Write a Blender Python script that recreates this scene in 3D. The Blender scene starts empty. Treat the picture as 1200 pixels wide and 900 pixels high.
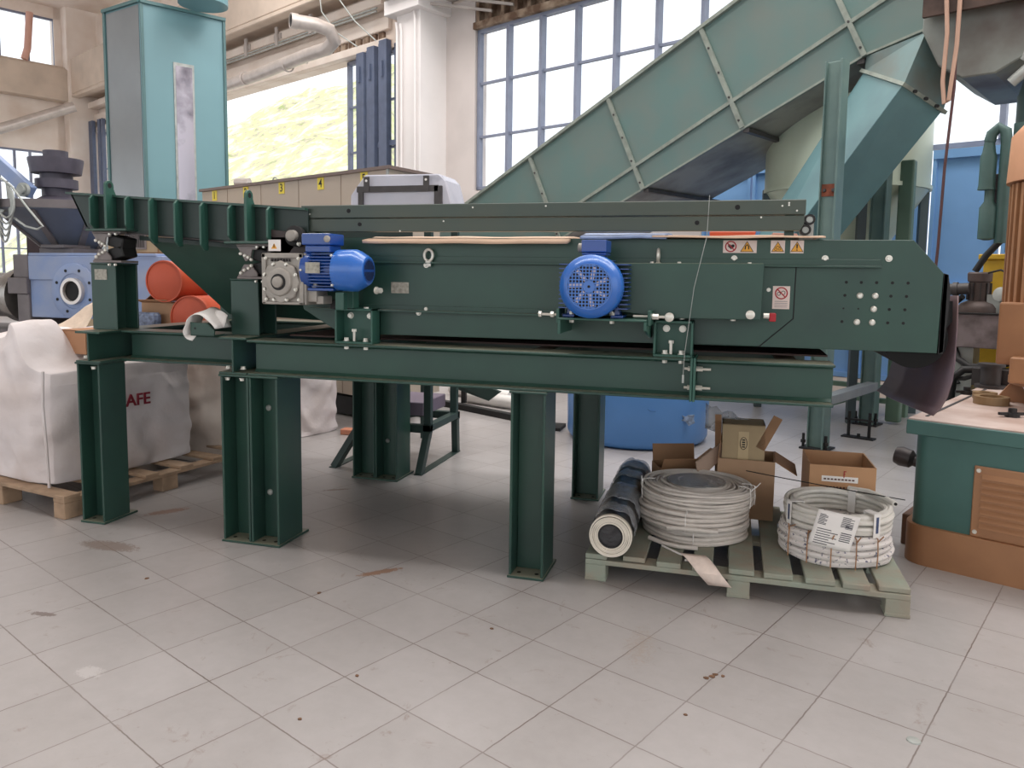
import bpy, bmesh, math, random
from mathutils import Matrix, Vector, noise
random.seed(4)
C = bpy.context.scene.collection
PI = math.pi
S = bpy.context.scene

# ------------------------------------------------------------------ camera
F, CY, PITCH, ROLL, YAW, EYE = 904.2, 408.07, .0962, .0134, .2786, 1.45
cd = bpy.data.cameras.new('camera'); cam = bpy.data.objects.new('camera', cd); C.objects.link(cam)
cd.sensor_width = 36; cd.sensor_fit = 'HORIZONTAL'; cd.lens = F/1200*36; cd.shift_y = -(450-CY)/1200
c_, s_, cr, sr = math.cos(PITCH), math.sin(PITCH), math.cos(ROLL), math.sin(ROLL)
R3 = Matrix(((cr, -sr, 0), (s_*sr, s_*cr, -c_), (c_*sr, c_*cr, s_)))
cam.matrix_world = Matrix.Translation((0, 0, EYE)) @ Matrix.Rotation(YAW, 4, 'Z') @ R3.to_4x4()
cd.clip_end = 400; cd.clip_start = .05
S.camera = cam

# ------------------------------------------------------------------ light
S.view_settings.view_transform = 'Standard'; S.view_settings.look = 'None'
S.view_settings.exposure = 0.27; S.view_settings.gamma = 1.0
w = bpy.data.worlds.new('world'); S.world = w; w.use_nodes = True
bgn = w.node_tree.nodes['Background']; bgn.inputs[0].default_value = (.95, .975, 1.0, 1); bgn.inputs[1].default_value = 1.3

def area(name, loc, rot, sx, sy, power, col=(1, 1, 1)):
    l = bpy.data.lights.new(name, 'AREA'); l.shape = 'RECTANGLE'; l.size = sx; l.size_y = sy; l.energy = power; l.color = col
    o = bpy.data.objects.new(name, l); C.objects.link(o); o.location = loc; o.rotation_euler = rot
    return o
area('overhead_light', (0.0, 3.3, 9.3), (0, 0, 0), 16, .8, 430, (1, .985, .965))  # unseen roof skylight, placed by the shadow edge under the machine
area('overhead_light', (3.0, 7.2, 9.3), (0, 0, -.46), 12, 2.5, 380, (.98, .99, 1))  # fill lamp added to brighten the floor at the back right
area('overhead_light', (-4.0, 9.5, 9.3), (0, 0, -.46), 16, 3, 620, (1, .985, .965))  # fill lamp added to brighten the back walls

# ------------------------------------------------------------------ frames
O2 = Vector((-3.712, 12.98, 0)); PH = -.4584
WALL = Matrix.Translation(O2) @ Matrix.Rotation(PH, 4, 'Z')      # local x runs along the back wall, y through it

# ------------------------------------------------------------------ mesh helper
class M:
    def __init__(s, T=None): s.bm = bmesh.new(); s.T = T or Matrix()
    def add(s, pts, faces, X=None):
        vs = [s.bm.verts.new(X @ Vector(p) if X else Vector(p)) for p in pts]
        for f in faces:
            try: s.bm.faces.new([vs[i] for i in f])
            except ValueError: pass
        return vs
    def box(s, x0, x1, y0, y1, z0, z1, X=None):
        p = [(x, y, z) for x in (x0, x1) for y in (y0, y1) for z in (z0, z1)]
        s.add(p, [(0, 1, 3, 2), (4, 6, 7, 5), (0, 4, 5, 1), (2, 3, 7, 6), (0, 2, 6, 4), (1, 5, 7, 3)], X); return s
    def prism(s, pts, axis, a, b, X=None):
        def v(p, t):
            if axis == 'y': return (p[0], t, p[1])
            if axis == 'x': return (t, p[0], p[1])
            return (p[0], p[1], t)
        n = len(pts)
        s.add([v(p, a) for p in pts]+[v(p, b) for p in pts],
              [tuple(range(n)), tuple(range(n, 2*n))]+[(i, (i+1) % n, n+(i+1) % n, n+i) for i in range(n)], X); return s
    def hexa(s, a, b, X=None):
        """two quads (4 points each) joined"""
        s.add(list(a)+list(b), [(0, 1, 2, 3), (4, 5, 6, 7), (0, 1, 5, 4), (1, 2, 6, 5), (2, 3, 7, 6), (3, 0, 4, 7)], X); return s
    def cyl(s, p0, p1, r, r2=None, n=20, cap=True, X=None):
        p0, p1 = Vector(p0), Vector(p1); d = (p1-p0).normalized(); r2 = r if r2 is None else r2
        a = d.orthogonal().normalized(); b = d.cross(a)
        P = []
        for p, q in ((p0, r), (p1, r2)):
            for i in range(n):
                t = 2*PI*i/n; P.append(p+(a*math.cos(t)+b*math.sin(t))*q)
        fs = [(i, (i+1) % n, n+(i+1) % n, n+i) for i in range(n)]
        if cap: fs += [tuple(range(n)), tuple(range(n, 2*n))]
        s.add(P, fs, X); return s
    def ring(s, p0, p1, ro, ri, n=24, X=None):
        p0, p1 = Vector(p0), Vector(p1); d = (p1-p0).normalized(); a = d.orthogonal().normalized(); b = d.cross(a); P = []
        for p, q in ((p0, ro), (p1, ro), (p1, ri), (p0, ri)):
            for i in range(n):
                t = 2*PI*i/n; P.append(p+(a*math.cos(t)+b*math.sin(t))*q)
        s.add(P, [(k*n+i, k*n+(i+1) % n, ((k+1) % 4)*n+(i+1) % n, ((k+1) % 4)*n+i) for k in range(4) for i in range(n)], X); return s
    def lathe(s, p0, ax, prof, n=28, X=None):
        """prof: (distance along ax, radius)"""
        p0, d = Vector(p0), Vector(ax).normalized(); a = d.orthogonal().normalized(); b = d.cross(a); P = []
        for h, r in prof:
            for i in range(n):
                t = 2*PI*i/n; P.append(p0+d*h+(a*math.cos(t)+b*math.sin(t))*max(r, 1e-4))
        m = len(prof)
        fs = [(k*n+i, k*n+(i+1) % n, (k+1)*n+(i+1) % n, (k+1)*n+i) for k in range(m-1) for i in range(n)]
        fs += [tuple(range(n)), tuple(range((m-1)*n, m*n))]
        s.add(P, fs, X); return s
    def tube(s, pts, r, n=8, closed=False, X=None):
        pts = [Vector(p) for p in pts]; m = len(pts); P = []; ref = None
        for i, p in enumerate(pts):
            if closed: t = pts[(i+1) % m]-pts[i-1]
            else: t = pts[min(i+1, m-1)]-pts[max(i-1, 0)]
            t.normalize()
            if ref is None: ref = t.orthogonal().normalized()
            ref = (ref-t*ref.dot(t)).normalized(); b = t.cross(ref)
            for k in range(n):
                q = 2*PI*k/n; P.append(p+(ref*math.cos(q)+b*math.sin(q))*r)
        fs = [((i % m)*n+k, (i % m)*n+(k+1) % n, ((i+1) % m)*n+(k+1) % n, ((i+1) % m)*n+k) for i in range(m if closed else m-1) for k in range(n)]
        if not closed: fs += [tuple(range(n)), tuple(range((m-1)*n, m*n))]
        s.add(P, fs, X); return s
    def bar(s, p0, p1, w_, h, up=(0, 0, 1), X=None):
        p0, p1 = Vector(p0), Vector(p1); d = (p1-p0).normalized(); up = Vector(up)
        sx = d.cross(up).normalized()*w_/2; uz = sx.normalized().cross(d).normalized()*h/2
        s.hexa([p0-sx-uz, p0+sx-uz, p0+sx+uz, p0-sx+uz], [p1-sx-uz, p1+sx-uz, p1+sx+uz, p1-sx+uz], X); return s
    def ball(s, c, r, n=12, sc=(1, 1, 1)):
        res = bmesh.ops.create_uvsphere(s.bm, u_segments=n, v_segments=max(6, n//2), radius=r)
        bmesh.ops.scale(s.bm, vec=sc, verts=res['verts']); bmesh.ops.translate(s.bm, vec=c, verts=res['verts']); return s
    def hbolt(s, p, d, r=.011, l=.012):
        p, d = Vector(p), Vector(d).normalized(); s.cyl(p, p+d*.003, r*1.35, n=14); s.cyl(p+d*.003, p+d*(l+.003), r, n=6); return s
    def build(s, name, m, parent=None, bevel=0, smooth=False, label=None, solid=0, subs=0, segs=1, norm=True):
        bm = s.bm
        inv = s.T if parent is None else (world(parent).inverted() @ s.T)
        bmesh.ops.transform(bm, matrix=inv, verts=bm.verts[:])
        if norm: bmesh.ops.recalc_face_normals(bm, faces=bm.faces[:])
        loc = None
        if parent is None:
            xs = [v.co for v in bm.verts]
            c = Vector(((min(v.x for v in xs)+max(v.x for v in xs))/2, (min(v.y for v in xs)+max(v.y for v in xs))/2, min(v.z for v in xs)))
            bmesh.ops.translate(bm, vec=-c, verts=bm.verts[:]); loc = c
        me = bpy.data.meshes.new(name); bm.to_mesh(me); bm.free(); me.materials.append(m)
        if smooth:
            me.polygons.foreach_set('use_smooth', [True]*len(me.polygons))
            me.set_sharp_from_angle(angle=math.radians(38))
        o = bpy.data.objects.new(name, me); C.objects.link(o)
        if loc is not None: o.location = loc
        if parent is not None: o.parent = parent
        if subs: k = o.modifiers.new('s', 'SUBSURF'); k.levels = subs; k.render_levels = subs
        if solid: k = o.modifiers.new('t', 'SOLIDIFY'); k.thickness = solid; k.offset = 0
        if bevel:
            k = o.modifiers.new('b', 'BEVEL'); k.width = bevel; k.segments = segs; k.limit_method = 'ANGLE'; k.angle_limit = math.radians(40)
        if label: o['label'] = label
        return o

def world(o):
    m = o.matrix_basis.copy(); p = o.parent
    while p: m = p.matrix_basis @ m; p = p.parent
    return m
def tag(o, label=None, cat=None, group=None, kind=None):
    if label: o['label'] = label
    if cat: o['category'] = cat
    if group: o['group'] = group
    if kind: o['kind'] = kind
    return o
def thing(name, label, cat, loc=(0, 0, 0), rz=0, group=None, T=None):
    o = bpy.data.objects.new(name, None); C.objects.link(o); o.empty_display_size = .1
    o.matrix_basis = (T or Matrix()) @ Matrix.Translation(loc) @ Matrix.Rotation(rz, 4, 'Z')
    return tag(o, label, cat, group)
def copy_tree(o, parent=None):
    c = o.copy(); C.objects.link(c); c.parent = parent
    for ch in list(o.children): copy_tree(ch, c)
    return c
def struct(mb, name, m, **k): return tag(mb.build(name, m, **k), kind='structure')

# ------------------------------------------------------------------ materials
def lin(c): return tuple(((v/255)/12.92 if v/255 <= .04045 else ((v/255+.055)/1.055)**2.4) for v in c)
def mat(name, col, rough=.5, metal=0, var=.1, scale=5, bump=0, bscale=30, col2=None, spec=.5, wave=None, alpha=1, coat=0, rng=(.38, .72), dust=0):
    m = bpy.data.materials.new(name); m.use_nodes = True; n = m.node_tree.nodes; l = m.node_tree.links
    b = n['Principled BSDF']; b.inputs['Roughness'].default_value = rough; b.inputs['Metallic'].default_value = metal
    b.inputs['Specular IOR Level'].default_value = spec; b.inputs['Coat Weight'].default_value = coat
    tc = n.new('ShaderNodeTexCoord'); nz = n.new('ShaderNodeTexNoise'); nz.inputs['Scale'].default_value = scale; nz.inputs['Detail'].default_value = 5
    l.new(tc.outputs['Object'], nz.inputs['Vector'])
    mx = n.new('ShaderNodeMix'); mx.data_type = 'RGBA'
    a = lin(col)
    c2 = lin(col2) if col2 else tuple(v*(1-2.5*var) for v in a)
    mx.inputs[6].default_value = (*a, 1); mx.inputs[7].default_value = (*c2, 1)
    rp = n.new('ShaderNodeMapRange'); rp.inputs[1].default_value = rng[0]; rp.inputs[2].default_value = rng[1]
    l.new(nz.outputs['Fac'], rp.inputs[0]); l.new(rp.outputs[0], mx.inputs[0]); l.new(mx.outputs[2], b.inputs['Base Color'])
    if bump:
        n2 = n.new('ShaderNodeTexNoise'); n2.inputs['Scale'].default_value = bscale; n2.inputs['Detail'].default_value = 4
        l.new(tc.outputs['Object'], n2.inputs['Vector'])
        bp = n.new('ShaderNodeBump'); bp.inputs['Strength'].default_value = bump; bp.inputs['Distance'].default_value = .02
        l.new(n2.outputs['Fac'], bp.inputs['Height']); l.new(bp.outputs[0], b.inputs['Normal'])
    if dust:                                                     # settled dust on upward faces
        ge = n.new('ShaderNodeNewGeometry'); sx = n.new('ShaderNodeSeparateXYZ'); l.new(ge.outputs['Normal'], sx.inputs[0])
        dr = n.new('ShaderNodeMapRange'); dr.inputs[1].default_value = .7; dr.inputs[2].default_value = 1; dr.inputs[4].default_value = dust; l.new(sx.outputs[2], dr.inputs[0])
        dm = n.new('ShaderNodeMix'); dm.data_type = 'RGBA'; dm.inputs[7].default_value = (*lin((176, 170, 150)), 1)
        l.new(dr.outputs[0], dm.inputs[0]); l.new(mx.outputs[2], dm.inputs[6]); l.new(dm.outputs[2], b.inputs['Base Color'])
    if alpha < 1: b.inputs['Alpha'].default_value = alpha
    return m
GREEN = mat('green_paint', (44, 77, 66), .36, var=.08, scale=3, col2=(39, 66, 59), dust=.5)
GREENB = mat('green_bright_edge', (50, 92, 80), .4, var=.06)
GREEND = mat('green_inner', (38, 56, 52), .45, var=.08)
RAILG = mat('rail_green', (66, 80, 73), .42, var=.12, scale=4, col2=(74, 82, 72))
TEALP = mat('weathered_teal', (100, 128, 124), .5, var=.07, scale=2.2, col2=(114, 126, 120), bump=.05, bscale=3)
TEALD = mat('weathered_teal_chute', (104, 142, 146), .45, var=.07, scale=2, col2=(90, 122, 128))
TEALBASE = mat('teal_machine', (68, 108, 102), .45, var=.08, scale=3)
TOWERM = mat('tower_teal', (118, 158, 166), .4, var=.03, scale=1)
GALV = mat('galvanised', (176, 180, 176), .4, .3, var=.12, scale=12)
STRAP = mat('strap_grey', (150, 158, 148), .5, .1, var=.12, scale=12)
ZINC = mat('zinc_bolt', (225, 222, 212), .3, .35, var=.03)
BLUE = mat('motor_blue', (24, 72, 150), .3, var=.05, spec=.6, coat=.3)
BLUEL = mat('motor_blue_cover', (42, 108, 196), .28, var=.03, spec=.6, coat=.4)
BLACK = mat('black_hole', (14, 14, 16), .7, var=0)
MPL = mat('mount_plate_grey', (128, 120, 118), .5, .2, var=.1, scale=10)
RUBBER = mat('black_rubber', (30, 29, 30), .6, var=.1)
DKGREY = mat('dark_grey_metal', (74, 70, 70), .5, .2, var=.12, scale=10)
ALU = mat('cast_aluminium', (172, 166, 158), .5, .25, var=.1, scale=14, bump=.1, bscale=60)
PLATE = mat('name_plate', (176, 172, 160), .5, .2, var=.18, scale=60)
CREAM = mat('cream_plaster', (242, 230, 220), .8, var=.05, scale=1.2, col2=(224, 206, 192))
CREAM2 = mat('pink_grey_plaster', (214, 204, 200), .8, var=.05, scale=1.2)
WHITEC = mat('white_paint', (238, 232, 230), .7, var=.04, scale=1)
CONC = mat('concrete_beam', (216, 198, 182), .85, var=.08, scale=1.5, bump=.1, bscale=6)
CONC2 = mat('grey_concrete', (196, 186, 180), .85, var=.1, scale=2, bump=.1, bscale=6)
BRICKD = mat('old_lintel_brown', (106, 82, 66), .9, var=.3, scale=5, col2=(180, 160, 140))
FRAMEB = mat('window_frame_blue_grey', (132, 138, 158), .5, var=.06)
LEAFB = mat('door_leaf_blue', (98, 108, 132), .5, var=.08)
BLUEW = mat('blue_door_panel', (122, 164, 212), .45, var=.06, scale=1.2)
BEIGE = mat('beige_enclosure', (186, 172, 156), .5, var=.03, scale=1)
YEL = mat('yellow_plate', (235, 214, 70), .5, var=.02)
TANM = mat('tan_machine', (196, 172, 140), .55, var=.08, scale=3)
ORANGE = mat('orange_drum', (186, 76, 44), .5, var=.05)
BAG = mat('woven_white_bag', (222, 210, 200), .8, var=.05, scale=4, bump=.7, bscale=6, col2=(204, 190, 178))
BAGW = mat('white_bag', (228, 220, 220), .7, var=.04, scale=3, bump=.8, bscale=6, col2=(212, 200, 196))
WOOD = mat('pallet_wood', (176, 148, 122), .8, var=.15, scale=9, bump=.1, bscale=60)
WOODG = mat('green_grey_wood', (148, 156, 142), .8, var=.14, scale=8, bump=.12, bscale=60, col2=(156, 144, 128))
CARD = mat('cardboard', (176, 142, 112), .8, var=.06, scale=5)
CARDD = mat('cardboard_dark', (160, 122, 90), .8, var=.08, scale=5)  # darker brown board for flaps and the torn carton
CARDL = mat('cardboard_pale', (222, 190, 164), .75, var=.05, scale=6)
CABLE = mat('grey_cable', (216, 208, 200), .5, var=.05, scale=20)
CABLEW = mat('white_hose', (226, 222, 214), .45, var=.04, scale=20)
SPECK = mat('speckled_wrapped_cable', (226, 220, 216), .5, var=.1, scale=55, col2=(84, 84, 110), rng=(.60, .66))
FILM = mat('black_film', (36, 36, 40), .3, var=.1, scale=8, bump=.4, bscale=18, spec=.7)
FOIL = mat('clear_wrap', (190, 194, 200), .2, var=.15, scale=14, bump=.5, bscale=24, alpha=.45)
WHITEP = mat('white_paper', (240, 236, 232), .7, var=.02)
PAPER = mat('printed_paper', (240, 222, 210), .7, var=.06, scale=30)
INK = mat('ink_black', (20, 20, 22), .6, var=0)
RED = mat('sign_red', (170, 30, 40), .5, var=0)
AMBER = mat('sign_amber', (236, 170, 60), .5, var=0)
BAGRED = mat('bag_print_red', (140, 30, 50), .6, var=.05)
TANK = mat('blue_tank', (88, 142, 206), .35, var=.05, scale=2)
SILO = mat('silver_green_silo', (206, 216, 192), .3, .2, var=.06, scale=1)
STEELD = mat('heat_blued_steel', (120, 98, 98), .42, .35, var=.18, scale=2.5, col2=(100, 90, 108))
BROWN = mat('brown_machine', (166, 120, 84), .5, var=.08, scale=4, col2=(150, 106, 74))
BROWND = mat('brown_fins', (116, 84, 66), .55, var=.1, scale=4)
WORKTOP = mat('worn_machine_top', (206, 188, 180), .5, .1, var=.1, scale=5, col2=(176, 150, 138))
OLDBLUE = mat('faded_blue_machine', (126, 148, 190), .5, var=.1, scale=4, col2=(150, 160, 184), bump=.05)
OLDDK = mat('grey_machine_end', (116, 110, 112), .55, .1, var=.12, scale=6)
HOPB = mat('hopper_blue_grey', (112, 120, 136), .5, .1, var=.1, scale=3)
YELM = mat('yellow_tank', (214, 172, 44), .5, var=.12, scale=6)
PIPEG = mat('green_pipe', (66, 96, 92), .5, var=.1)
DUCT = mat('tin_duct', (206, 196, 190), .35, .3, var=.08, scale=6)
ROPE = mat('pale_rope', (196, 160, 140), .8, var=.05)
WIRED = mat('dark_wire', (90, 60, 60), .7, var=.05)
CLEAR = mat('cloudy_plastic', (214, 216, 230), .25, var=.05, scale=4, bump=.3, bscale=8, alpha=.62)
DEBRIS = mat('floor_debris', (128, 96, 74), .9, var=.2, scale=40)
def glass(name):
    m = bpy.data.materials.new(name); m.use_nodes = True; n = m.node_tree.nodes; l = m.node_tree.links
    n.remove(n['Principled BSDF']); t = n.new('ShaderNodeBsdfTransparent'); t.inputs[0].default_value = (.97, .985, 1, 1)
    g = n.new('ShaderNodeBsdfGlossy'); g.inputs['Roughness'].default_value = .05; mx = n.new('ShaderNodeMixShader'); mx.inputs[0].default_value = .05
    l.new(t.outputs[0], mx.inputs[1]); l.new(g.outputs[0], mx.inputs[2]); l.new(mx.outputs[0], n['Material Output'].inputs[0]); return m
GLASS = glass('window_glass')

def tile_xy(x, y):
    c, s = math.cos(-.4186), math.sin(-.4186); dx, dy = x+2.9197, y-2.0104; return dx*c+dy*s, -dx*s+dy*c
PATCHES = []
for (x, y, hx, hy, an, colr, thr, st) in ((-1.60, 3.31, .17, .04, 1.2, (146, 114, 94), .55, .9), (-3.22, 3.78, .20, .07, 1.3, (150, 116, 98), .6, .8), (-2.18, 2.14, .09, .06, .3, (206, 202, 200), .6, .4),
        (-2.74, 2.46, .10, .03, .5, (110, 96, 90), .6, .8), (-2.5, 4.52, .14, .03, 1.0, (116, 92, 80), .55, .8), (-.3, 2.95, .45, .14, 2.0, (160, 142, 126), .9, .4), (1.0, 2.2, .12, .07, .2, (110, 84, 72), .6, .7), (-3.1, 3.2, .3, .1, .4, (130, 112, 102), .6, .7)):
    a_, b_ = tile_xy(x, y); PATCHES.append((a_, b_, hx, hy, an, colr, thr, st))
def floor_mat():
    m = bpy.data.materials.new('floor_tiles'); m.use_nodes = True; n = m.node_tree.nodes; l = m.node_tree.links; b = n['Principled BSDF']
    def N(t, **k):
        q = n.new(t)
        for a, v in k.items(): setattr(q, a, v)
        return q
    def math_(op, a, b_=None, clamp=False):
        q = N('ShaderNodeMath', operation=op); q.use_clamp = clamp
        for i, v in enumerate((a, b_)):
            if v is None: continue
            if isinstance(v, (int, float)): q.inputs[i].default_value = v
            else: l.new(v, q.inputs[i])
        return q.outputs[0]
    tc = N('ShaderNodeTexCoord'); sp = N('ShaderNodeSeparateXYZ'); l.new(tc.outputs['Object'], sp.inputs[0])
    T = .3342
    nzw = N('ShaderNodeTexNoise'); nzw.inputs['Scale'].default_value = 30; l.new(tc.outputs['Object'], nzw.inputs['Vector'])
    wob = math_('MULTIPLY', math_('SUBTRACT', nzw.outputs['Fac'], .5), .006)
    ds, cells = [], []
    for ax in (0, 1):
        q = math_('DIVIDE', math_('ADD', sp.outputs[ax], wob), T); cells.append(math_('FLOOR', q))
        f = math_('FRACT', q); ds.append(math_('MINIMUM', f, math_('SUBTRACT', 1.0, f)))
    d = math_('MINIMUM', ds[0], ds[1])
    mr = N('ShaderNodeMapRange'); mr.inputs[1].default_value = .004; mr.inputs[2].default_value = .010; mr.inputs[3].default_value = 1; mr.inputs[4].default_value = 0
    l.new(d, mr.inputs[0])
    n3 = N('ShaderNodeTexNoise'); n3.inputs['Scale'].default_value = 2.3; l.new(tc.outputs['Object'], n3.inputs['Vector'])
    gm = math_('MULTIPLY', mr.outputs[0], math_('ADD', math_('MULTIPLY', n3.outputs['Fac'], 1.2), .05, True), True)
    cb = N('ShaderNodeCombineXYZ'); l.new(cells[0], cb.inputs[0]); l.new(cells[1], cb.inputs[1])
    wn = N('ShaderNodeTexWhiteNoise'); l.new(cb.outputs[0], wn.inputs['Vector'])
    n1 = N('ShaderNodeTexNoise'); n1.inputs['Scale'].default_value = 1.3; n1.inputs['Detail'].default_value = 8; n1.inputs['Roughness'].default_value = .6
    l.new(tc.outputs['Object'], n1.inputs['Vector'])
    n2 = N('ShaderNodeTexNoise'); n2.inputs['Scale'].default_value = 14; n2.inputs['Detail'].default_value = 8; n2.inputs['Roughness'].default_value = .7
    l.new(tc.outputs['Object'], n2.inputs['Vector'])
    ramp = N('ShaderNodeValToRGB'); e = ramp.color_ramp.elements
    e[0].position = .34; e[0].color = (*lin((158, 153, 151)), 1); e[1].position = .7; e[1].color = (*lin((176, 171, 170)), 1)
    s1 = math_('ADD', math_('MULTIPLY', n1.outputs['Fac'], .6), math_('MULTIPLY', n2.outputs['Fac'], .3))
    s1 = math_('ADD', s1, math_('MULTIPLY', wn.outputs['Value'], .12)); l.new(s1, ramp.inputs[0])
    # small dark scuffs and chips
    n4 = N('ShaderNodeTexNoise'); n4.inputs['Scale'].default_value = 7; n4.inputs['Detail'].default_value = 10; n4.inputs['Roughness'].default_value = .75; n4.inputs['Distortion'].default_value = 1.2
    l.new(tc.outputs['Object'], n4.inputs['Vector'])
    sc = N('ShaderNodeMapRange'); sc.inputs[1].default_value = .60; sc.inputs[2].default_value = .70; sc.inputs[3].default_value = 0; sc.inputs[4].default_value = .6; l.new(n4.outputs['Fac'], sc.inputs[0])
    vo = N('ShaderNodeTexVoronoi'); vo.inputs['Scale'].default_value = 9; l.new(tc.outputs['Object'], vo.inputs['Vector'])
    vs = N('ShaderNodeMapRange'); vs.inputs[1].default_value = .03; vs.inputs[2].default_value = .06; vs.inputs[3].default_value = .5; vs.inputs[4].default_value = 0; l.new(vo.outputs['Distance'], vs.inputs[0])
    sepc = N('ShaderNodeSeparateColor'); l.new(vo.outputs['Color'], sepc.inputs[0])
    pick = math_('GREATER_THAN', sepc.outputs[0], .8)
    dirt = math_('MAXIMUM', sc.outputs[0], math_('MULTIPLY', vs.outputs[0], pick))
    m1 = N('ShaderNodeMix', data_type='RGBA'); l.new(gm, m1.inputs[0]); l.new(ramp.outputs[0], m1.inputs[6]); m1.inputs[7].default_value = (*lin((96, 80, 72)), 1)
    m2 = N('ShaderNodeMix', data_type='RGBA'); l.new(dirt, m2.inputs[0]); l.new(m1.outputs[2], m2.inputs[6]); m2.inputs[7].default_value = (*lin((128, 108, 96)), 1)
    # chipped patches: (centre, half size, angle, colour, noise threshold)
    last = m2.outputs[2]
    for k, (cx, cy, hx, hy, an, colr, thr, st) in enumerate(PATCHES):
        mp = N('ShaderNodeMapping', vector_type='TEXTURE'); mp.inputs['Location'].default_value = (cx, cy, 0); mp.inputs['Rotation'].default_value = (0, 0, an); mp.inputs['Scale'].default_value = (hx, hy, 1)
        l.new(tc.outputs['Object'], mp.inputs[0]); s2 = N('ShaderNodeSeparateXYZ'); l.new(mp.outputs[0], s2.inputs[0])
        r2 = math_('ADD', math_('MULTIPLY', s2.outputs[0], s2.outputs[0]), math_('MULTIPLY', s2.outputs[1], s2.outputs[1]))
        n5 = N('ShaderNodeTexNoise'); n5.inputs['Scale'].default_value = 55; n5.inputs['Detail'].default_value = 8; n5.inputs['Roughness'].default_value = .8; l.new(tc.outputs['Object'], n5.inputs['Vector'])
        v = math_('SUBTRACT', math_('MULTIPLY', n5.outputs['Fac'], 2.0), r2); q = N('ShaderNodeMapRange'); q.inputs[1].default_value = thr; q.inputs[2].default_value = thr+.12; q.inputs[4].default_value = st; l.new(v, q.inputs[0])
        mm = N('ShaderNodeMix', data_type='RGBA'); l.new(q.outputs[0], mm.inputs[0]); l.new(last, mm.inputs[6]); mm.inputs[7].default_value = (*lin(colr), 1); last = mm.outputs[2]
    l.new(last, b.inputs['Base Color'])
    b.inputs['Roughness'].default_value = .3
    bp = N('ShaderNodeBump'); bp.inputs['Strength'].default_value = .08; bp.inputs['Distance'].default_value = .003; bp.invert = True
    l.new(gm, bp.inputs['Height']); l.new(bp.outputs[0], b.inputs['Normal'])
    return m
FLOOR = floor_mat()

# ================================================================== SETTING
TILE = Matrix.Translation((-2.9197, 2.0104, 0)) @ Matrix.Rotation(-.4186, 4, 'Z')
def floor_():
    me = bpy.data.meshes.new('floor'); o = bpy.data.objects.new('floor', me); C.objects.link(o)
    P = [WALL @ Vector(p) for p in ((-19, -30, 0), (26, -30, 0), (26, .3, 0), (-19, .3, 0))]
    inv = TILE.inverted(); top = [inv @ p for p in P]; bot = [p-Vector((0, 0, .15)) for p in top]
    me.from_pydata(top+bot, [], [(0, 1, 2, 3), (7, 6, 5, 4), (0, 4, 5, 1), (1, 5, 6, 2), (2, 6, 7, 3), (3, 7, 4, 0)]); me.materials.append(FLOOR)
    o.matrix_basis = TILE; o['kind'] = 'structure'
floor_()
b = M(WALL)                                                     # plastered masonry of the back wall, with openings left in it
b.box(-3.2, -.98, 0, .3, 0, 6.3); b.box(-.98, 3.6, 0, .3, 0, 2.93); b.box(3.6, 10.2, 0, .3, 0, .2)
b.box(10.2, 26, 0, .3, 0, 9)
struct(b, 'wall_back', CREAM2)
b = M(WALL); b.box(-19, -3.2, 0, .3, 5.86, 6.5); b.box(-19, 10.2, .05, .35, 6.3, 9.6); struct(b, 'wall_back_upper', CREAM)
# crane runway beam, tan concrete, along the wall
b = M(WALL); b.box(-18.6, -.2, -.75, .05, 7.0, 8.1); b.prism([(-.75, 7.0), (-.75, 6.9), (-.5, 6.9), (-.5, 7.0)], 'x', -18.6, -.2); struct(b, 'trim_1', CONC, bevel=.02)
b = M(WALL); b.box(-18.6, -3.3, -.28, 0, 6.62, 6.8); b.box(-18.6, -3.3, -.1, 0, 6.2, 6.45); b.box(-18.6, -3.3, -.16, 0, 5.86, 6.02); struct(b, 'trim_2', CREAM, bevel=.01)
for k in range(9):
    b = M(WALL); b.box(-16.6+k*1.35, -16.3+k*1.35, -.3, -.02, 6.64, 6.76); b.box(-16.5+k*1.35, -16.4+k*1.35, -.34, -.3, 6.5, 6.9)
    struct(b, 'trim_3', CONC2)
b = M(WALL); b.box(-19.7, 26, -30, .35, 9.7, 9.9); struct(b, 'ceiling', CREAM)
# slotted old brick lintel over the opening and the window
b = M(WALL)
for k in range(60): b.box(-18.4+k*.25, -18.25+k*.25, -.06, .02, 6.03, 6.19)
struct(b, 'trim_4', BRICKD)
b = M(WALL)
b.box(-1.0, 10.2, -.05, .3, 5.74, 5.86); b.box(-1.0, 10.2, .12, .3, 5.86, 6.3)
for k in range(38): b.box(-.95+k*.3, -.87+k*.3, -.02, .14, 5.86, 6.25)
b.box(-1.0, 10.2, -.1, .3, 6.25, 6.34)
struct(b, 'trim_5', BRICKD, bevel=.01)
b = M(WALL); b.box(-2.5, 10.2, -.95, .05, 6.36, 7.3); struct(b, 'trim_6', CONC2, bevel=.02)
b = M(WALL)
for k in range(7):
    u = -1.6+k*.5; b.bar((u, -.5, 6.2), (u+1.1, -.08, 5.95), .05, .04)
struct(b, 'trim_7', CONC2)
# middle column with its pipes
b = M(WALL); b.box(-2.38, -1.73, -.64, .02, 0, 7.0); b.box(-2.55, -1.6, -.8, .02, 6.1, 6.36); struct(b, 'column_middle', WHITEC, bevel=.01)
pp = thing('conduit', 'thin white conduits running up the left side of the white column', 'pipe', (-2.3, -.67, .3), T=WALL)
for dx, zt in ((0, 6.0), (.12, 5.95), (.5, 6.1)):
    b = M(WALL); b.tube([(-2.32+dx, -.68, .3), (-2.32+dx, -.68, zt-.15), (-2.34+dx, -.69, zt-.02)], .022); b.build('pipe', WHITEC, pp, smooth=True)
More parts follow.
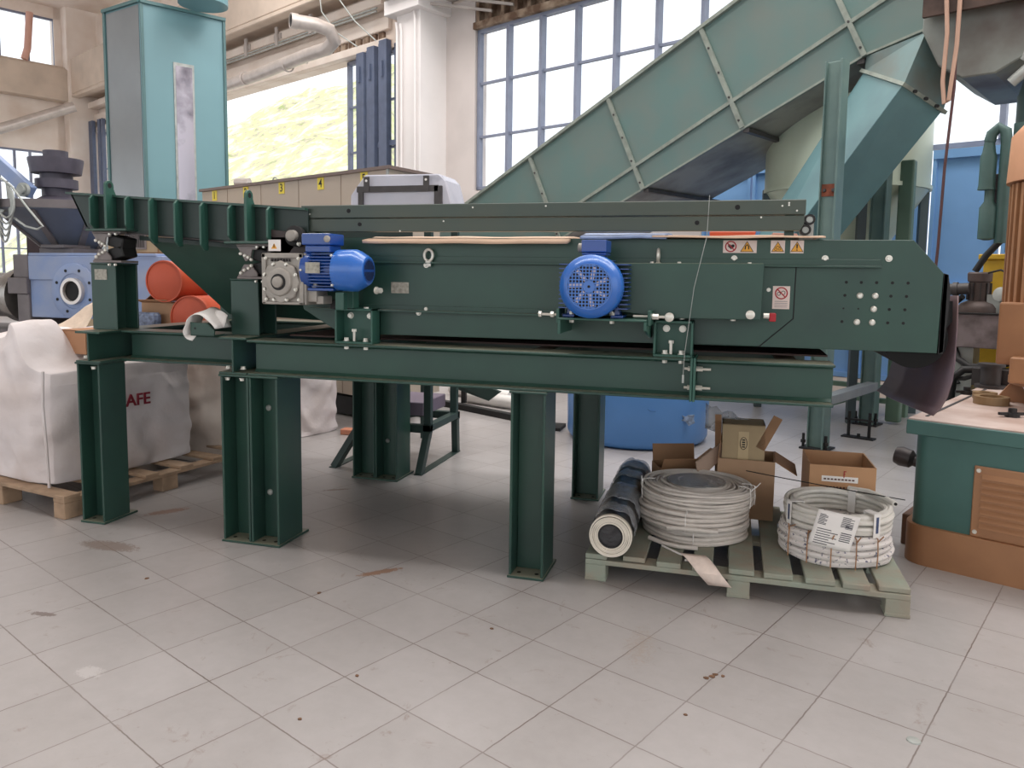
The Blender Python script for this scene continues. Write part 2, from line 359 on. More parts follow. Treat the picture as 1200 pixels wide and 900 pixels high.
# far corner: column, left wall with a high and a low window
b = M(WALL); b.box(-19.7, -18.55, -.85, .3, 0, 9.8); struct(b, 'column_corner', CREAM, bevel=.02)
b = M(WALL); b.box(-19.35, -19.0, -30, -.8, 5.15, 7.85); b.box(-19.35, -19, -30, -.8, 9.35, 10); b.box(-19.35, -19, -30, -.8, 0, 1); b.box(-19.35, -19, -1.05, -.8, 0, 10); b.box(-19.35, -19, -4.6, -3.6, 1, 5.2)
struct(b, 'wall_left', CREAM)
b = M(WALL); b.box(-19, -18.55, -30, -.85, 6.75, 7.75); b.box(-19, -18.75, -30, -.85, 7.75, 7.85); struct(b, 'trim_8', CONC, bevel=.02)

def window(idx, T, x0, x1, z0, z1, nx, nz, t=.06, y=(.04, .14), m=FRAMEB, label=None):
    o = thing('window_%d' % idx, label, None, ((x0+x1)/2, 0, z0), T=T); o['kind'] = 'structure'
    b = M(T); b.box(x0, x1, *y, z0, z0+t); b.box(x0, x1, *y, z1-t, z1); b.box(x0, x0+t, *y, z0, z1); b.box(x1-t, x1, *y, z0, z1)
    b.build('window_frame', m, o)
    b = M(T)
    for i in range(1, nx): q = x0+(x1-x0)*i/nx; b.box(q-t*.55, q+t*.55, y[0]-.02, y[1], z0+t, z1-t)
    for i in range(1, nz): q = z0+(z1-z0)*i/nz; b.box(x0+t, x1-t, y[0]+.02, y[1]-.02, q-.02, q+.02)
    b.build('glazing_bars', m, o)
    b = M(T); b.box(x0+t, x1-t, y[1]-.03, y[1]-.024, z0+t, z1-t); b.build('window_pane', GLASS, o)
    return o
# frame spacing .742 m, three rows of panes
window(1, WALL, -.96, -.96+.742*15, 2.95, 5.74, 15, 3, t=.055)
window(2, WALL, -4.85, -3.2, 0.2, 5.84, 3, 6, t=.07)
LW = WALL @ Matrix.Translation((-19.0, 0, 0)) @ Matrix.Rotation(PI/2, 4, 'Z')   # local x = n
window(3, LW, -12, -1.0, 7.85, 9.35, 14, 1, t=.06, y=(.05, .12))
window(4, LW, -3.6, -1.0, 1.0, 5.15, 6, 4, t=.06, y=(.05, .12))
window(5, WALL, -18.5, -16.9, 0.1, 5.85, 2, 5, t=.06)
# folded blue door leaves beside the opening
for k, (u, zt) in enumerate(((-3.84, 5.78), (-3.5, 5.84), (-3.12, 5.9))):
    o = thing('door_%d' % (k+1), None, None, (u, -.3, 0), T=WALL); o['kind'] = 'structure'
    b = M(WALL); b.box(u-.13, u+.1, -.38, -.24, .05, zt); b.box(u-.17, u-.13, -.36, -.3, .05, zt-.05); b.build('door_leaf', LEAFB, o, bevel=.01)
    b = M(WALL); b.box(u+.1, u+.3, -.3, -.26, 2.0, 2.1); b.box(u+.1, u+.3, -.3, -.26, 3.9, 4.0); b.box(u-.02, u+.02, -.42, -.38, 5.2, 5.5); b.build('hinge_bar', LEAFB, o)
b = M(WALL); b.box(-2.9, -2.42, -.2, -.1, .05, 5.8); b.T = WALL
o = thing('door_4', None, None, (-2.7, -.2, 0), T=WALL); o['kind'] = 'structure'
b = M(WALL)
for z in (.1, 2.0, 3.9, 5.72): b.box(-2.92, -2.42, -.26, -.2, z, z+.1)
b.box(-2.92, -2.86, -.26, -.2, .1, 5.8); b.box(-2.48, -2.42, -.26, -.2, .1, 5.8); b.build('door_frame', LEAFB, o)
b = M(WALL); b.box(-2.86, -2.48, -.235, -.23, .2, 5.72); b.build('door_pane', mat('frosted_pane', (206, 224, 222), .3, var=.03, alpha=.75), o)
b = M(WALL); b.box(-19.0+.5, -18.2, -.3, -.2, .05, 6.2)
struct(b, 'door_5', LEAFB)
b = M(WALL); b.box(-17.9, -17.7, -.25, -.15, .05, 6.2); b.box(-17.6, -17.5, -.25, -.15, .05, 6.2); struct(b, 'door_6', LEAFB)
# blue sheet doors under the right hand window
for k in range(9):
    u = 3.62+k*.732
    o = thing('door_%d' % (k+7), None, None, (u+.36, 0, .2), T=WALL); o['kind'] = 'structure'
    b = M(WALL); b.box(u, u+.70, .02, .08, .21, 2.93); b.build('door_panel', BLUEW, o, bevel=.008)
    b = M(WALL); b.box(u+.0, u+.04, -.02, .02, .21, 2.93); b.box(u+.66, u+.70, -.02, .02, .21, 2.93); b.box(u, u+.7, -.02, .02, .21, .27); b.box(u, u+.7, -.02, .02, 1.36, 1.42); b.box(u, u+.7, -.03, .02, 2.83, 2.93)
    b.build('door_frame', BLUEW, o)
b = M(WALL); b.box(3.55, 10.2, -.03, .1, 0, .2); struct(b, 'baseboard_back', CREAM)

# outside: yard and green hillside
OUTG = mat('yard_gravel', (226, 220, 208), .9, var=.1, scale=2)
b = M(WALL); b.box(-70, 40, .3, 90, -.4, -.2); struct(b, 'ground_outside', OUTG)
def hill():
    m = bpy.data.materials.new('hillside_scrub'); m.use_nodes = True; n = m.node_tree.nodes; l = m.node_tree.links; b = n['Principled BSDF']
    tc = n.new('ShaderNodeTexCoord'); nz = n.new('ShaderNodeTexNoise'); nz.inputs['Scale'].default_value = .33; nz.inputs['Detail'].default_value = 9; nz.inputs['Roughness'].default_value = .72
    l.new(tc.outputs['Object'], nz.inputs['Vector']); r = n.new('ShaderNodeValToRGB'); e = r.color_ramp.elements
    e[0].position = .36; e[0].color = (*lin((170, 184, 118)), 1); e[1].position = .6; e[1].color = (*lin((255, 252, 226)), 1)
    q = e.new(.48); q.color = (*lin((226, 232, 160)), 1); q = e.new(.42); q.color = (*lin((206, 190, 176)), 1)
    l.new(nz.outputs['Fac'], r.inputs[0]); l.new(r.outputs[0], b.inputs['Base Color']); b.inputs['Roughness'].default_value = .95
    vs, fs = [], []; NX, NY = 60, 34
    for j in range(NY):
        for i in range(NX):
            u = -125+i*2.1; y = 16+j*1.7; h = (y-16)*.62*max(0, min(1, (-9-u-(y)*.95)/9))
            h += noise.noise(Vector((u*.2, y*.2, 0)))*1.4+noise.noise(Vector((u*.6, y*.6, 3)))*.5
            vs.append(WALL @ Vector((u, y, h-.6)))
    for j in range(NY-1):
        for i in range(NX-1): a = j*NX+i; fs.append((a, a+1, a+NX+1, a+NX))
    me = bpy.data.meshes.new('hillside'); me.from_pydata(vs, [], fs); me.materials.append(m); me.polygons.foreach_set('use_smooth', [True]*len(me.polygons))
    o = bpy.data.objects.new('hillside', me); C.objects.link(o); o['kind'] = 'structure'
hill()

# tin exhaust duct near the runway beam
o = thing('exhaust_duct', 'shiny tin exhaust duct with elbow hanging under the tan crane beam', 'duct', (-4.5, -1.2, 5.5), T=WALL)
b = M(WALL); b.tube([(-9.5, -1.1, 5.6), (-6.4, -1.15, 5.6), (-4.4, -1.2, 5.66)], .125, n=18); b.build('duct_run', DUCT, o, smooth=True)
b = M(WALL); b.tube([(-4.42, -1.2, 5.66), (-3.75, -1.2, 5.66), (-3.45, -1.25, 5.74), (-3.38, -1.4, 5.88), (-3.45, -1.65, 5.93), (-3.6, -2.0, 5.94)], .125, n=18); b.build('elbow', DUCT, o, smooth=True)
b = M(WALL); b.ring((-3.58, -1.95, 5.94), (-3.62, -2.07, 5.94), .135, .118); b.build('outlet_rim', DUCT, o, smooth=True)
b = M(WALL); b.cyl((-3.60, -2.0, 5.94), (-3.615, -2.05, 5.94), .118); b.build('dark_mouth', BLACK, o)
for u in (-8.6, -6.9, -5.2):
    b = M(WALL); b.ring((u, -1.17, 5.6), (u+.04, -1.17, 5.6), .14, .12); b.box(u, u+.03, -1.16, -.7, 5.72, 5.75); b.build('hanger', DUCT, o)
# sloping tin tube at the far left corner
b = M(WALL); b.tube([(-17.9, -.9, 6.5), (-18.4, -2.6, 5.7), (-18.4, -4.2, 5.0)], .16, n=14)
tag(b.build('sloping_duct', DUCT, smooth=True), 'pale tube sloping down in front of the far left corner column', 'duct')
# two thin cables looping down to the folded doors
for k, (u, dz) in enumerate(((-4.1, 0), (-3.5, .1))):
    b = M(WALL); b.tube([(u-.5, -.8, 7.0), (u-.42, -.8, 6.6+dz), (u-.2, -.6, 6.2+dz), (u+.2, -.4, 5.9)], .014, n=6)
    tag(b.build('hanging_cable', GALV, smooth=True), ('left' if k == 0 else 'right')+' one of two thin cables looping down onto the folded blue doors', 'cable')
# twin rail along the runway beam
b = M(WALL)
for z in (6.5, 6.56): b.tube([(-15, -.3, z), (-3.4, -.3, z)], .02, n=6)
struct(b, 'trim_9', GALV)
b = M(WALL); b.tube([(-18.72, -2.0, 7.86), (-18.72, -1.9, 8.2), (-18.72, -1.8, 9.3)], .1, n=12)
tag(b.build('downpipe', mat('pink_pipe', (226, 176, 160), .6, var=.04), smooth=True), 'pink downpipe in front of the high window at top left', 'pipe')

# ================================================================== GREEN SUPPORT FRAME
fr = thing('support_frame', 'dark green bolted steel beam frame on H-section legs carrying the belt separator', 'frame', (-1.5, 3.45, 0))
def hcol(b, x0, x1, y0, y1, z0, z1, t=.012, axis='x'):
    if axis == 'x':
        b.box(x0, x0+t, y0, y1, z0, z1); b.box(x1-t, x1, y0, y1, z0, z1); ym = (y0+y1)/2; b.box(x0+t, x1-t, ym-.005, ym+.005, z0, z1)
    else:
        b.box(x0, x1, y0, y0+t, z0, z1); b.box(x0, x1, y1-t, y1, z0, z1); xm = (x0+x1)/2; b.box(xm-.005, xm+.005, y0+t, y1-t, z0, z1)
def leg(x0, x1, y0, y1, zt, double=False, plate=.055):
    b = M()
    if double:
        xm = (x0+x1)/2; hcol(b, x0, xm-.002, y0, y1, .012, zt-.012); hcol(b, xm+.002, x1, y0, y1, .012, zt-.012)
    else: hcol(b, x0, x1, y0, y1, .012, zt-.012)
    b.box(x0-.008, x1+.008, y0-.006, y1+.006, zt-.012, zt)
    lg = b.build('leg', GREEN, fr, bevel=.003)
    b = M(); b.box(x0-.006, x1+.006, y0-.008, y1+plate, 0, .012); b.build('base_plate', GREEN, lg, bevel=.002)
    if double:
        xm = (x0+x1)/2
        b = M()
        for z in (.26, .72): b.lathe((xm+.05, (y0+y1)/2-.006, z), (0, -1, 0), [(0, .016), (.006, .016), (.012, .009)], n=14)
        b.build('leg_bolt', GALV, lg, smooth=True)
    b = M(); ym = y0+.045
    for x in ([x0+.04, x1-.04] if not double else [x0+.04, (x0+x1)/2-.04, (x0+x1)/2+.05, x1-.05]): b.cyl((x, ym, .012), (x, ym, .0135), .01, n=12)
    b.build('anchor_hole', BLACK, lg)
leg(-3.542, -3.387, 3.47, 3.665, .925)
leg(-2.584, -2.244, 3.45, 3.68, .905, True)
leg(-.988, -.82, 3.445, 3.665, .905)
leg(-2.54, -2.2, 4.83, 5.06, .905, True)
leg(-.964, -.79, 4.82, 5.03, .905)
leg(-3.542, -3.387, 4.87, 5.05, .925)
def ibeam(axis, a, b_, c, z0, z1, wd=.17, t=.012, name='beam', m=GREEN):
    """c = front (or left) flange edge"""
    b = M()
    if axis == 'x':
        b.box(a, b_, c, c+wd, z0, z0+t); b.box(a, b_, c, c+wd, z1-t, z1); b.box(a, b_, c+wd/2-.005, c+wd/2+.005, z0+t, z1-t)
        b.prism([(c+wd/2-.005, z0+t), (c+wd/2-.022, z0+t), (c+wd/2-.005, z0+t+.017)], 'x', a, b_); b.prism([(c+wd/2-.005, z1-t), (c+wd/2-.022, z1-t), (c+wd/2-.005, z1-t-.017)], 'x', a, b_)
    else:
        b.box(c, c+wd, a, b_, z0, z0+t); b.box(c, c+wd, a, b_, z1-t, z1); b.box(c+wd/2-.005, c+wd/2+.005, a, b_, z0+t, z1-t)
    return b.build(name, m, fr, bevel=.003)
ibeam('x', -2.42, -.172, 3.45, .905, 1.09, name='main_beam')
ibeam('x', -.148, .42, 3.45, .907, 1.088, name='main_beam')
b = M(); b.box(-.172, -.161, 3.44, 3.63, .9, 1.094); b.build('joint_plate', GREENB, fr, bevel=.002)
b = M(); b.box(-.159, -.148, 3.44, 3.63, .9, 1.094); b.build('joint_plate', GREENB, fr, bevel=.002)
ibeam('y', 3.45, 5.06, -3.525, .925, 1.10, name='cross_beam')
ibeam('y', 3.45, 5.06, -2.592, .905, 1.10, name='cross_beam')
ibeam('x', -3.35, -2.6, 3.6, .925, 1.10, name='side_beam')
ibeam('x', -3.35, .424, 4.86, .91, 1.09, name='rear_beam')
for x, z0 in ((-2.05, .905), (-1.0, .907), (.2, .907)): ibeam('y', 3.63, 4.85, x, .93, 1.06, .1, name='cross_beam')
# brown sheet between the beams
b = M(); b.box(-2.35, .42, 3.75, 4.84, 1.092, 1.1); b.build('drip_tray', mat('rusty_primer', (84, 60, 54), .6, var=.15, scale=4), fr)
for x0, zt in ((-3.544, 1.472), (-2.616, 1.395)):
    b = M(); hcol(b, x0, x0+.172, 3.6, 3.772, 1.10, zt, axis='y'); b.box(x0-.004, x0+.176, 3.596, 3.776, zt, zt+.01)
    b.build('post', GREEN, fr, bevel=.003)
    b = M(); hcol(b, x0, x0+.172, 4.75, 4.92, 1.10, zt, axis='y'); b.box(x0-.004, x0+.176, 4.746, 4.924, zt, zt+.01); b.build('post', GREEN, fr, bevel=.003)
b = M(); b.box(-3.515, -3.43, 3.597, 3.6, 1.385, 1.445); b.build('name_plate', PLATE, fr, label='small metal rating plate on the left post')
for p in ((-3.5, 3.5, .944), (-3.44, 3.49, .9), (-2.56, 3.49, .93), (-2.47, 3.49, .93), (-2.56, 3.48, .885), (-2.47, 3.48, .885)):
    b = M(); b.hbolt(p, (0, 0, 1) if p[2] > .91 else (0, 0, -1), .012, .012); b.build('bolt', ZINC, fr)
# box brackets standing on the main beam
for x0, x1, zt in ((-1.92, -1.713, 1.268), (-.338, -.166, 1.253)):
    b = M(); b.box(x0, x1, 3.47, 3.56, 1.09, 1.102); b.box(x0, x0+.01, 3.47, 3.56, 1.102, zt); b.box(x1-.01, x1, 3.47, 3.56, 1.102, zt); b.box(x0, x1, 3.55, 3.56, 1.1, zt); b.box(x0, x1, 3.47, 3.56, zt-.012, zt)
    br = b.build('box_bracket', GREENB, fr, bevel=.002)
    w_ = x1-x0; xm = (x0+x1)/2
    for x in (x0+.05, x1-.05):
        for p_, d_ in (((x, 3.5, 1.102), (0, 0, 1)), ((x, 3.55, zt-.04), (0, -1, 0)), ((x, 3.5, 1.078), (0, 0, -1))):
            b = M(); b.hbolt(p_, d_, .012, .014); b.build('bracket_bolt', ZINC, br)
    b = M(); b.cyl((xm-.01, 3.5, 1.102), (xm-.01, 3.5, 1.15), .007, n=8); b.cyl((xm-.01, 3.5, 1.15), (xm-.01, 3.5, 1.163), .013, n=6); b.build('levelling_bolt', ZINC, br)
for z in (.955, 1.04):
    b = M(); b.cyl((-.2, 3.5, z), (-.085, 3.5, z), .006, n=8); b.cyl((-.185, 3.5, z), (-.172, 3.5, z), .012, n=6); b.cyl((-.148, 3.5, z), (-.12, 3.5, z), .012, n=6); b.build('joint_bolt', ZINC, fr)

# ================================================================== VIBRATORY FEEDER
fd = thing('vibratory_feeder', 'dark green vibrating feeder tray with upright ribs above the left end of the frame', 'feeder', (-2.9, 3.6, 1.2))
zt_ = lambda x: 1.865-.069*(x+3.51)
b = M(); Yw = 3.53
b.prism([(-3.60, zt_(-3.60)), (-2.10, zt_(-2.10)), (-2.10, 1.56), (-3.45, 1.665), (-3.50, 1.68)], 'y', Yw, Yw+.012); b.build('side_wall', GREEND, fd, bevel=.002)
b = M(); b.prism([(-3.60, zt_(-3.60)), (-2.10, zt_(-2.10)), (-2.10, 1.56), (-3.45, 1.665), (-3.50, 1.68)], 'y', 4.86, 4.872); b.build('side_wall', GREEND, fd, bevel=.002)
b = M(); b.hexa([(-3.60, Yw, zt_(-3.6)), (-3.60, 4.872, zt_(-3.6)), (-3.49, 4.872, 1.67), (-3.49, Yw, 1.67)], [(-3.588, Yw, zt_(-3.6)), (-3.588, 4.872, zt_(-3.6)), (-3.478, 4.872, 1.67), (-3.478, Yw, 1.67)]); b.build('end_wall', GREEND, fd)
b = M(); b.hexa([(-3.5, Yw, 1.67), (-2.1, Yw, 1.57), (-2.1, 4.87, 1.57), (-3.5, 4.87, 1.67)], [(-3.5, Yw, 1.66), (-2.1, Yw, 1.56), (-2.1, 4.87, 1.56), (-3.5, 4.87, 1.66)]); b.build('tray_floor', DKGREY, fd)
b = M(); b.box(-3.6, -2.1, 3.50, Yw, 0, .012, X=Matrix.Translation((0, 0, zt_(0)-.012)) @ Matrix(((1, 0, 0, 0), (0, 1, 0, 0), (-.069, 0, 1, 0), (0, 0, 0, 1)))); b.build('top_flange', GREEN, fd)
def rib(x, z0, z1, dep=.06, t=.012, round_=False):
    y0 = Yw-dep
    if round_: pts = [(y0, z0), (Yw, z0), (Yw, z1)]+[(y0+.035+.035*math.cos(a), z1-.035+.035*math.sin(a)) for a in (PI/2, 2.0, 2.5, PI)]
    else: pts = [(y0+.03, z0), (Yw, z0), (Yw, z1), (y0+.02, z1), (y0, z1-.02), (y0, z0+.03)]
    b = M(); b.prism(pts, 'x', x-t/2, x+t/2); return b.build('rib', GREENB, fd, bevel=.002)
for x, z0, z1 in ((-3.02, 1.585, 1.83), (-2.86, 1.57, 1.815), (-2.70, 1.55, 1.80)): rib(x, z0, z1)
for xs, zb, zc in (((-3.41, -3.29, -3.175), 1.664, 1.85), ((-2.53, -2.415, -2.30), 1.597, 1.785)):
    rib(xs[0], zb, zc); rib(xs[2], zb-.01, zc-.01)
    b = M(); b.prism([(3.455, zb), (Yw, zb), (Yw, zc+.0), (3.515, zc+.03)]+[(3.485+.03*math.cos(a), zc+.045+.03*math.sin(a)) for a in (0, .5, 1.1, 1.57, 2.1, 2.7, 3.14)], 'x', xs[1]-.008, xs[1]+.008)
    lug = b.build('lifting_lug', GREENB, fd, bevel=.002)
    b = M(); b.cyl((xs[1]-.0086, 3.485, zc+.047), (xs[1]+.0086, 3.485, zc+.047), .014, n=16); b.build('lug_hole', BLACK, lug)
    b = M(); b.box(xs[0]-.006, xs[2]+.03, 3.44, 3.66, zb-.012, zb); b.build('bracket_plate', GREEN, fd, bevel=.002)
# rubber spring mounts between posts and tray
def mount(cx, cy, zt, zb):
    mt = thing('spring_mount', None, None, (cx, cy, zb)); mt.parent = fd; mt.matrix_basis = world(fd).inverted() @ Matrix.Translation((cx, cy, zb))
    h = zt-zb
    b = M(); b.prism([(cx-.10, zt-.012), (cx+.02, zt-.012), (cx+.02, zt-.03), (cx-.01, zt-.03), (cx-.02, zt-h*.42), (cx-.05, zt-.09)], 'y', cy-.075, cy-.065)
    b.prism([(cx-.10, zb+.012), (cx+.02, zb+.012), (cx+.02, zb+.03), (cx-.02, zb+h*.42), (cx-.06, zb+.075)], 'y', cy-.075, cy-.065)
    b.box(cx-.1, cx+.09, cy-.08, cy+.05, zt-.012, zt); b.box(cx-.1, cx+.09, cy-.08, cy+.05, zb, zb+.012); b.build('mount_plate', MPL, mt, bevel=.002)
    b = M(); b.box(-.05, .05, -.055, .055, -h*.19, h*.19, X=Matrix.Translation((cx+.03, cy, zt-h*.33)) @ Matrix.Rotation(.25, 4, 'Y')); b.box(-.05, .05, -.055, .055, -h*.19, h*.19, X=Matrix.Translation((cx+.03, cy, zb+h*.31)) @ Matrix.Rotation(-.25, 4, 'Y'))
    b.build('rubber_block', RUBBER, mt, bevel=.006)
    b = M()
    for dx, dz in ((-.075, -.05), (-.05, -.06), (-.03, -.068), (-.012, -.08)): b.lathe((cx+dx, cy-.075, zt+dz), (0, -1, 0), [(0, .009), (.008, .009), (.012, .005)], n=10)
    for dx, dz in ((-.075, .03), (-.055, .045), (-.03, .055), (-.012, .068)): b.lathe((cx+dx, cy-.075, zb+dz), (0, -1, 0), [(0, .009), (.008, .009), (.012, .005)], n=10)
    for dx in (-.01, .03): b.lathe((cx+dx+.04, cy-.085, zt-.016), (0, -1, 0), [(0, .008), (.01, .006)], n=8); b.lathe((cx+dx+.03, cy-.085, zb-.012), (0, -1, 0), [(0, .008), (.01, .006)], n=8)
    b.build('mount_bolt', ZINC, mt, smooth=True)
mount(-3.33+.02, 3.56, 1.652, 1.482); mount(-2.43+.04, 3.56, 1.585, 1.405)
mount(-3.31, 4.8, 1.652, 1.482); mount(-2.39, 4.8, 1.585, 1.405)
# discharge hopper under the tray
b = M(); b.hexa([(-3.22, 3.66, 1.635), (-2.12, 3.66, 1.56), (-2.12, 4.78, 1.56), (-3.22, 4.78, 1.635)], [(-2.86, 3.92, 1.19), (-2.2, 3.92, 1.17), (-2.2, 4.5, 1.17), (-2.86, 4.5, 1.19)])
b.build('discharge_hopper', GREEN, fd)
b = M(); b.box(-3.2, -2.1, 3.6, 3.75, 1.535, 1.56, X=Matrix(((1, 0, 0, 0), (0, 1, 0, 0), (-.07, 0, 1, -.15), (0, 0, 0, 1)))); b.build('hopper_rim', GREEND, fd)

# white rag with a steel bracket lying on the beam beside the middle post
b = M(); P = []
for i in range(25):
    a = -1.15+PI*1.35*i/24; flare = 1+.10*math.sin(i*.55)
    for j in range(5):
        yy = 3.43+.035*j; q = flare*(1+.05*noise.noise(Vector((i*.35, j*.9, 2))))
        P.append((-2.695-.095*q*math.cos(a), yy+.006*noise.noise(Vector((i*.3, j, 7))), 1.140+.070*q*math.sin(a)+.008*j*math.sin(a)))
b.add([(p[0], p[1], max(p[2], 1.103 if p[1] > 3.45 else 1.06)) for p in P], [(i*5+j, i*5+j+1, (i+1)*5+j+1, (i+1)*5+j) for i in range(24) for j in range(4)])
P = [(-2.66+.07*t+.01*u, 3.50+.02*u, 1.18+.055*u-.035*t*t+.01*u*t) for t in [k/6 for k in range(7)] for u in (0, .5, 1)]
b.add(P, [(i*3+j, i*3+j+1, (i+1)*3+j+1, (i+1)*3+j) for i in range(6) for j in range(2)])
tag(b.build('paper_wrap', WHITEP, solid=.003, smooth=True), 'crumpled white paper wrap around the small green bracket beside the middle post', 'paper')
b = M(); b.prism([(-2.765, 1.102), (-2.62, 1.102), (-2.615, 1.13), (-2.66, 1.17), (-2.765, 1.172)], 'y', 3.455, 3.465); b.box(-2.765, -2.62, 3.455, 3.55, 1.1, 1.108)
o = b.build('angle_bracket', GREEN, bevel=.002); tag(o, 'small green steel bracket lying on the beam inside a crumpled white paper', 'bracket')
b = M(); b.cyl((-2.735, 3.4545, 1.14), (-2.735, 3.4535, 1.14), .006, n=10); b.build('bracket_hole', BLACK, o)

# ================================================================== BELT SEPARATOR
sp = thing('belt_separator', 'long dark green belt magnetic separator with perforated end plate and two blue motors', 'machine', (-.7, 3.58, 1.1))
YB = 3.58
def side(y0, y1):
    b = M(); b.prism([(-2.15, 1.624), (.712, 1.612), (.832, 1.475), (.826, 1.142), (.10, 1.142), (-1.95, 1.132), (-2.16, 1.25), (-2.2, 1.42)], 'y', y0, y1); return b.build('side_plate', GREEN, sp, bevel=.002)
side(YB, YB+.012); side(4.93, 4.942)
b = M(); b.prism([(-2.1, 1.55), (.6, 1.54), (.6, 1.52), (-2.1, 1.53)], 'y', YB+.03, 4.92); b.prism([(-1.9, 1.2), (.6, 1.2), (.6, 1.18), (-1.9, 1.18)], 'y', YB+.03, 4.92)
b.build('belt', RUBBER, sp)
b = M(); b.cyl((.62, YB+.03, 1.33), (.62, 4.92, 1.33), .13, n=40); b.build('head_drum', RUBBER, sp, smooth=True)
b = M(); b.cyl((-1.98, YB+.03, 1.38), (-1.98, 4.92, 1.38), .12, n=30); b.build('tail_drum', RUBBER, sp, smooth=True)
b = M(); b.cyl((.742, YB+.015, 1.2), (.742, 4.92, 1.2), .126, n=48); b.build('shell_drum', mat('drum_black', (5, 5, 5), .85, var=.05), sp, smooth=True)
# ledges
b = M(); b.box(-2.14, .59, YB-.035, YB, 1.495, 1.503); b.box(-2.14, .59, YB-.006, YB, 1.503, 1.53); b.build('upper_ledge', GREEN, sp, bevel=.001)
b = M(); b.box(-2.1, -.76, YB-.05, YB, 1.254, 1.263); b.box(-2.1, -.76, YB-.006, YB, 1.262, 1.285); b.build('lower_ledge', GREEN, sp, bevel=.001)
b = M(); b.prism([(-.2, 1.494), (.252, 1.494), (.25, 1.272), (.115, 1.146), (-.2, 1.146)], 'y', YB-.008, YB-.0005); b.build('cover_panel', GREEN, sp, bevel=.001)
b = M(); b.prism([(.252, 1.494), (.257, 1.494), (.255, 1.27), (.118, 1.142), (.112, 1.142), (.25, 1.274)], 'y', YB-.0035, YB-.0005); b.build('seam_gap', BLACK, sp)
b = M(); b.prism([(-.60, 1.503), (.117, 1.507), (.112, 1.268), (-.28, 1.266), (-.60, 1.30)], 'y', 3.43, YB-.012); b.build('belt_guard', GREEN, sp, bevel=.004, segs=2)
b = M(); b.lathe((.07, 3.43, 1.29), (0, -1, 0), [(0, .019), (.008, .019), (.012, .012)], n=20); b.build('guard_knob', ZINC, sp, smooth=True)
b = M(); b.cyl((.125, 3.47, 1.285), (.15, 3.47, 1.285), .012, n=10); g = b.build('cable_stub', ZINC, sp)
b = M(); b.box(.148, .175, 3.455, 3.485, 1.262, 1.298); b.build('red_plug', RED, g, bevel=.003)
b = M()
for x in (-.36, -.24, .06): b.lathe((x, 3.53, 1.503), (0, 0, 1), [(0, .01), (.01, .008)], n=8)
for x in (-.22, .0): b.lathe((x, 3.5, 1.266), (0, 0, -1), [(0, .012), (.008, .012)], n=10)
b.build('guard_bolt', ZINC, sp)
for x, z in ((.0-.005, 1.53), (.37, 1.533), (.62, 1.535), (.145, 1.395), (-1.47, 1.487), (-1.47, 1.27), (-1.51, 1.25)):
    b = M(); b.lathe((x, YB-.002, z), (0, -1, 0), [(0, .014), (.004, .014), (.004, .01), (.01, .008)], n=14); b.build('bolt', ZINC, sp)
gx, gz = (.460, .519, .579, .640, .700), (1.433, 1.377, 1.321, 1.264)
white = {(1, 1), (2, 1), (2, 2), (1, 3), (2, 3)}
for j, z in enumerate(gz):
    for i, x in enumerate(gx):
        x_ = x-.003*j; b = M()
        if (i, j) in white: b.lathe((x_, YB-.001, z), (0, -1, 0), [(0, .013), (.004, .013), (.009, .008)], n=14); b.build('bolt', ZINC, sp)
        else: b.cyl((x_, YB-.0008, z), (x_, YB+.001, z), .0065 if (i, j) not in ((0, 2), (1, 2)) else .004, n=12); b.build('hole', BLACK, sp)
# black rubber edging and deflector plate at the discharge end
b = M(); b.prism([(.835, 1.475), (.85, 1.47), (.862, 1.40), (.85, 1.15), (.83, 1.14)], 'y', YB, YB+.02); b.box(.833, .848, YB, 4.94, 1.14, 1.47); b.build('end_seal', RUBBER, sp)
prof = [(.90, 1.38), (.905, 1.25), (.905, 1.10), (.9, 1.02), (.885, .95), (.862, .90), (.835, .868)]
b = M(); P = []
for x, z in prof: P += [(x-.15*(y-3.62), y, z+.004*math.sin(y*9)) for y in (3.62, 3.85, 4.1, 4.32)]
b.add(P, [(i*4+j, i*4+j+1, i*4+j+5, i*4+j+4) for i in range(len(prof)-1) for j in range(3)]); b.build('deflector_plate', STEELD, sp, smooth=True, solid=.006)
for y_q in (3.66,): b = M(); b.prism([(.842, 1.36), (.90, 1.36), (.90, 1.28), (.842, 1.2)], 'y', y_q, y_q+.01); b.build('deflector_arm', RUBBER, sp)
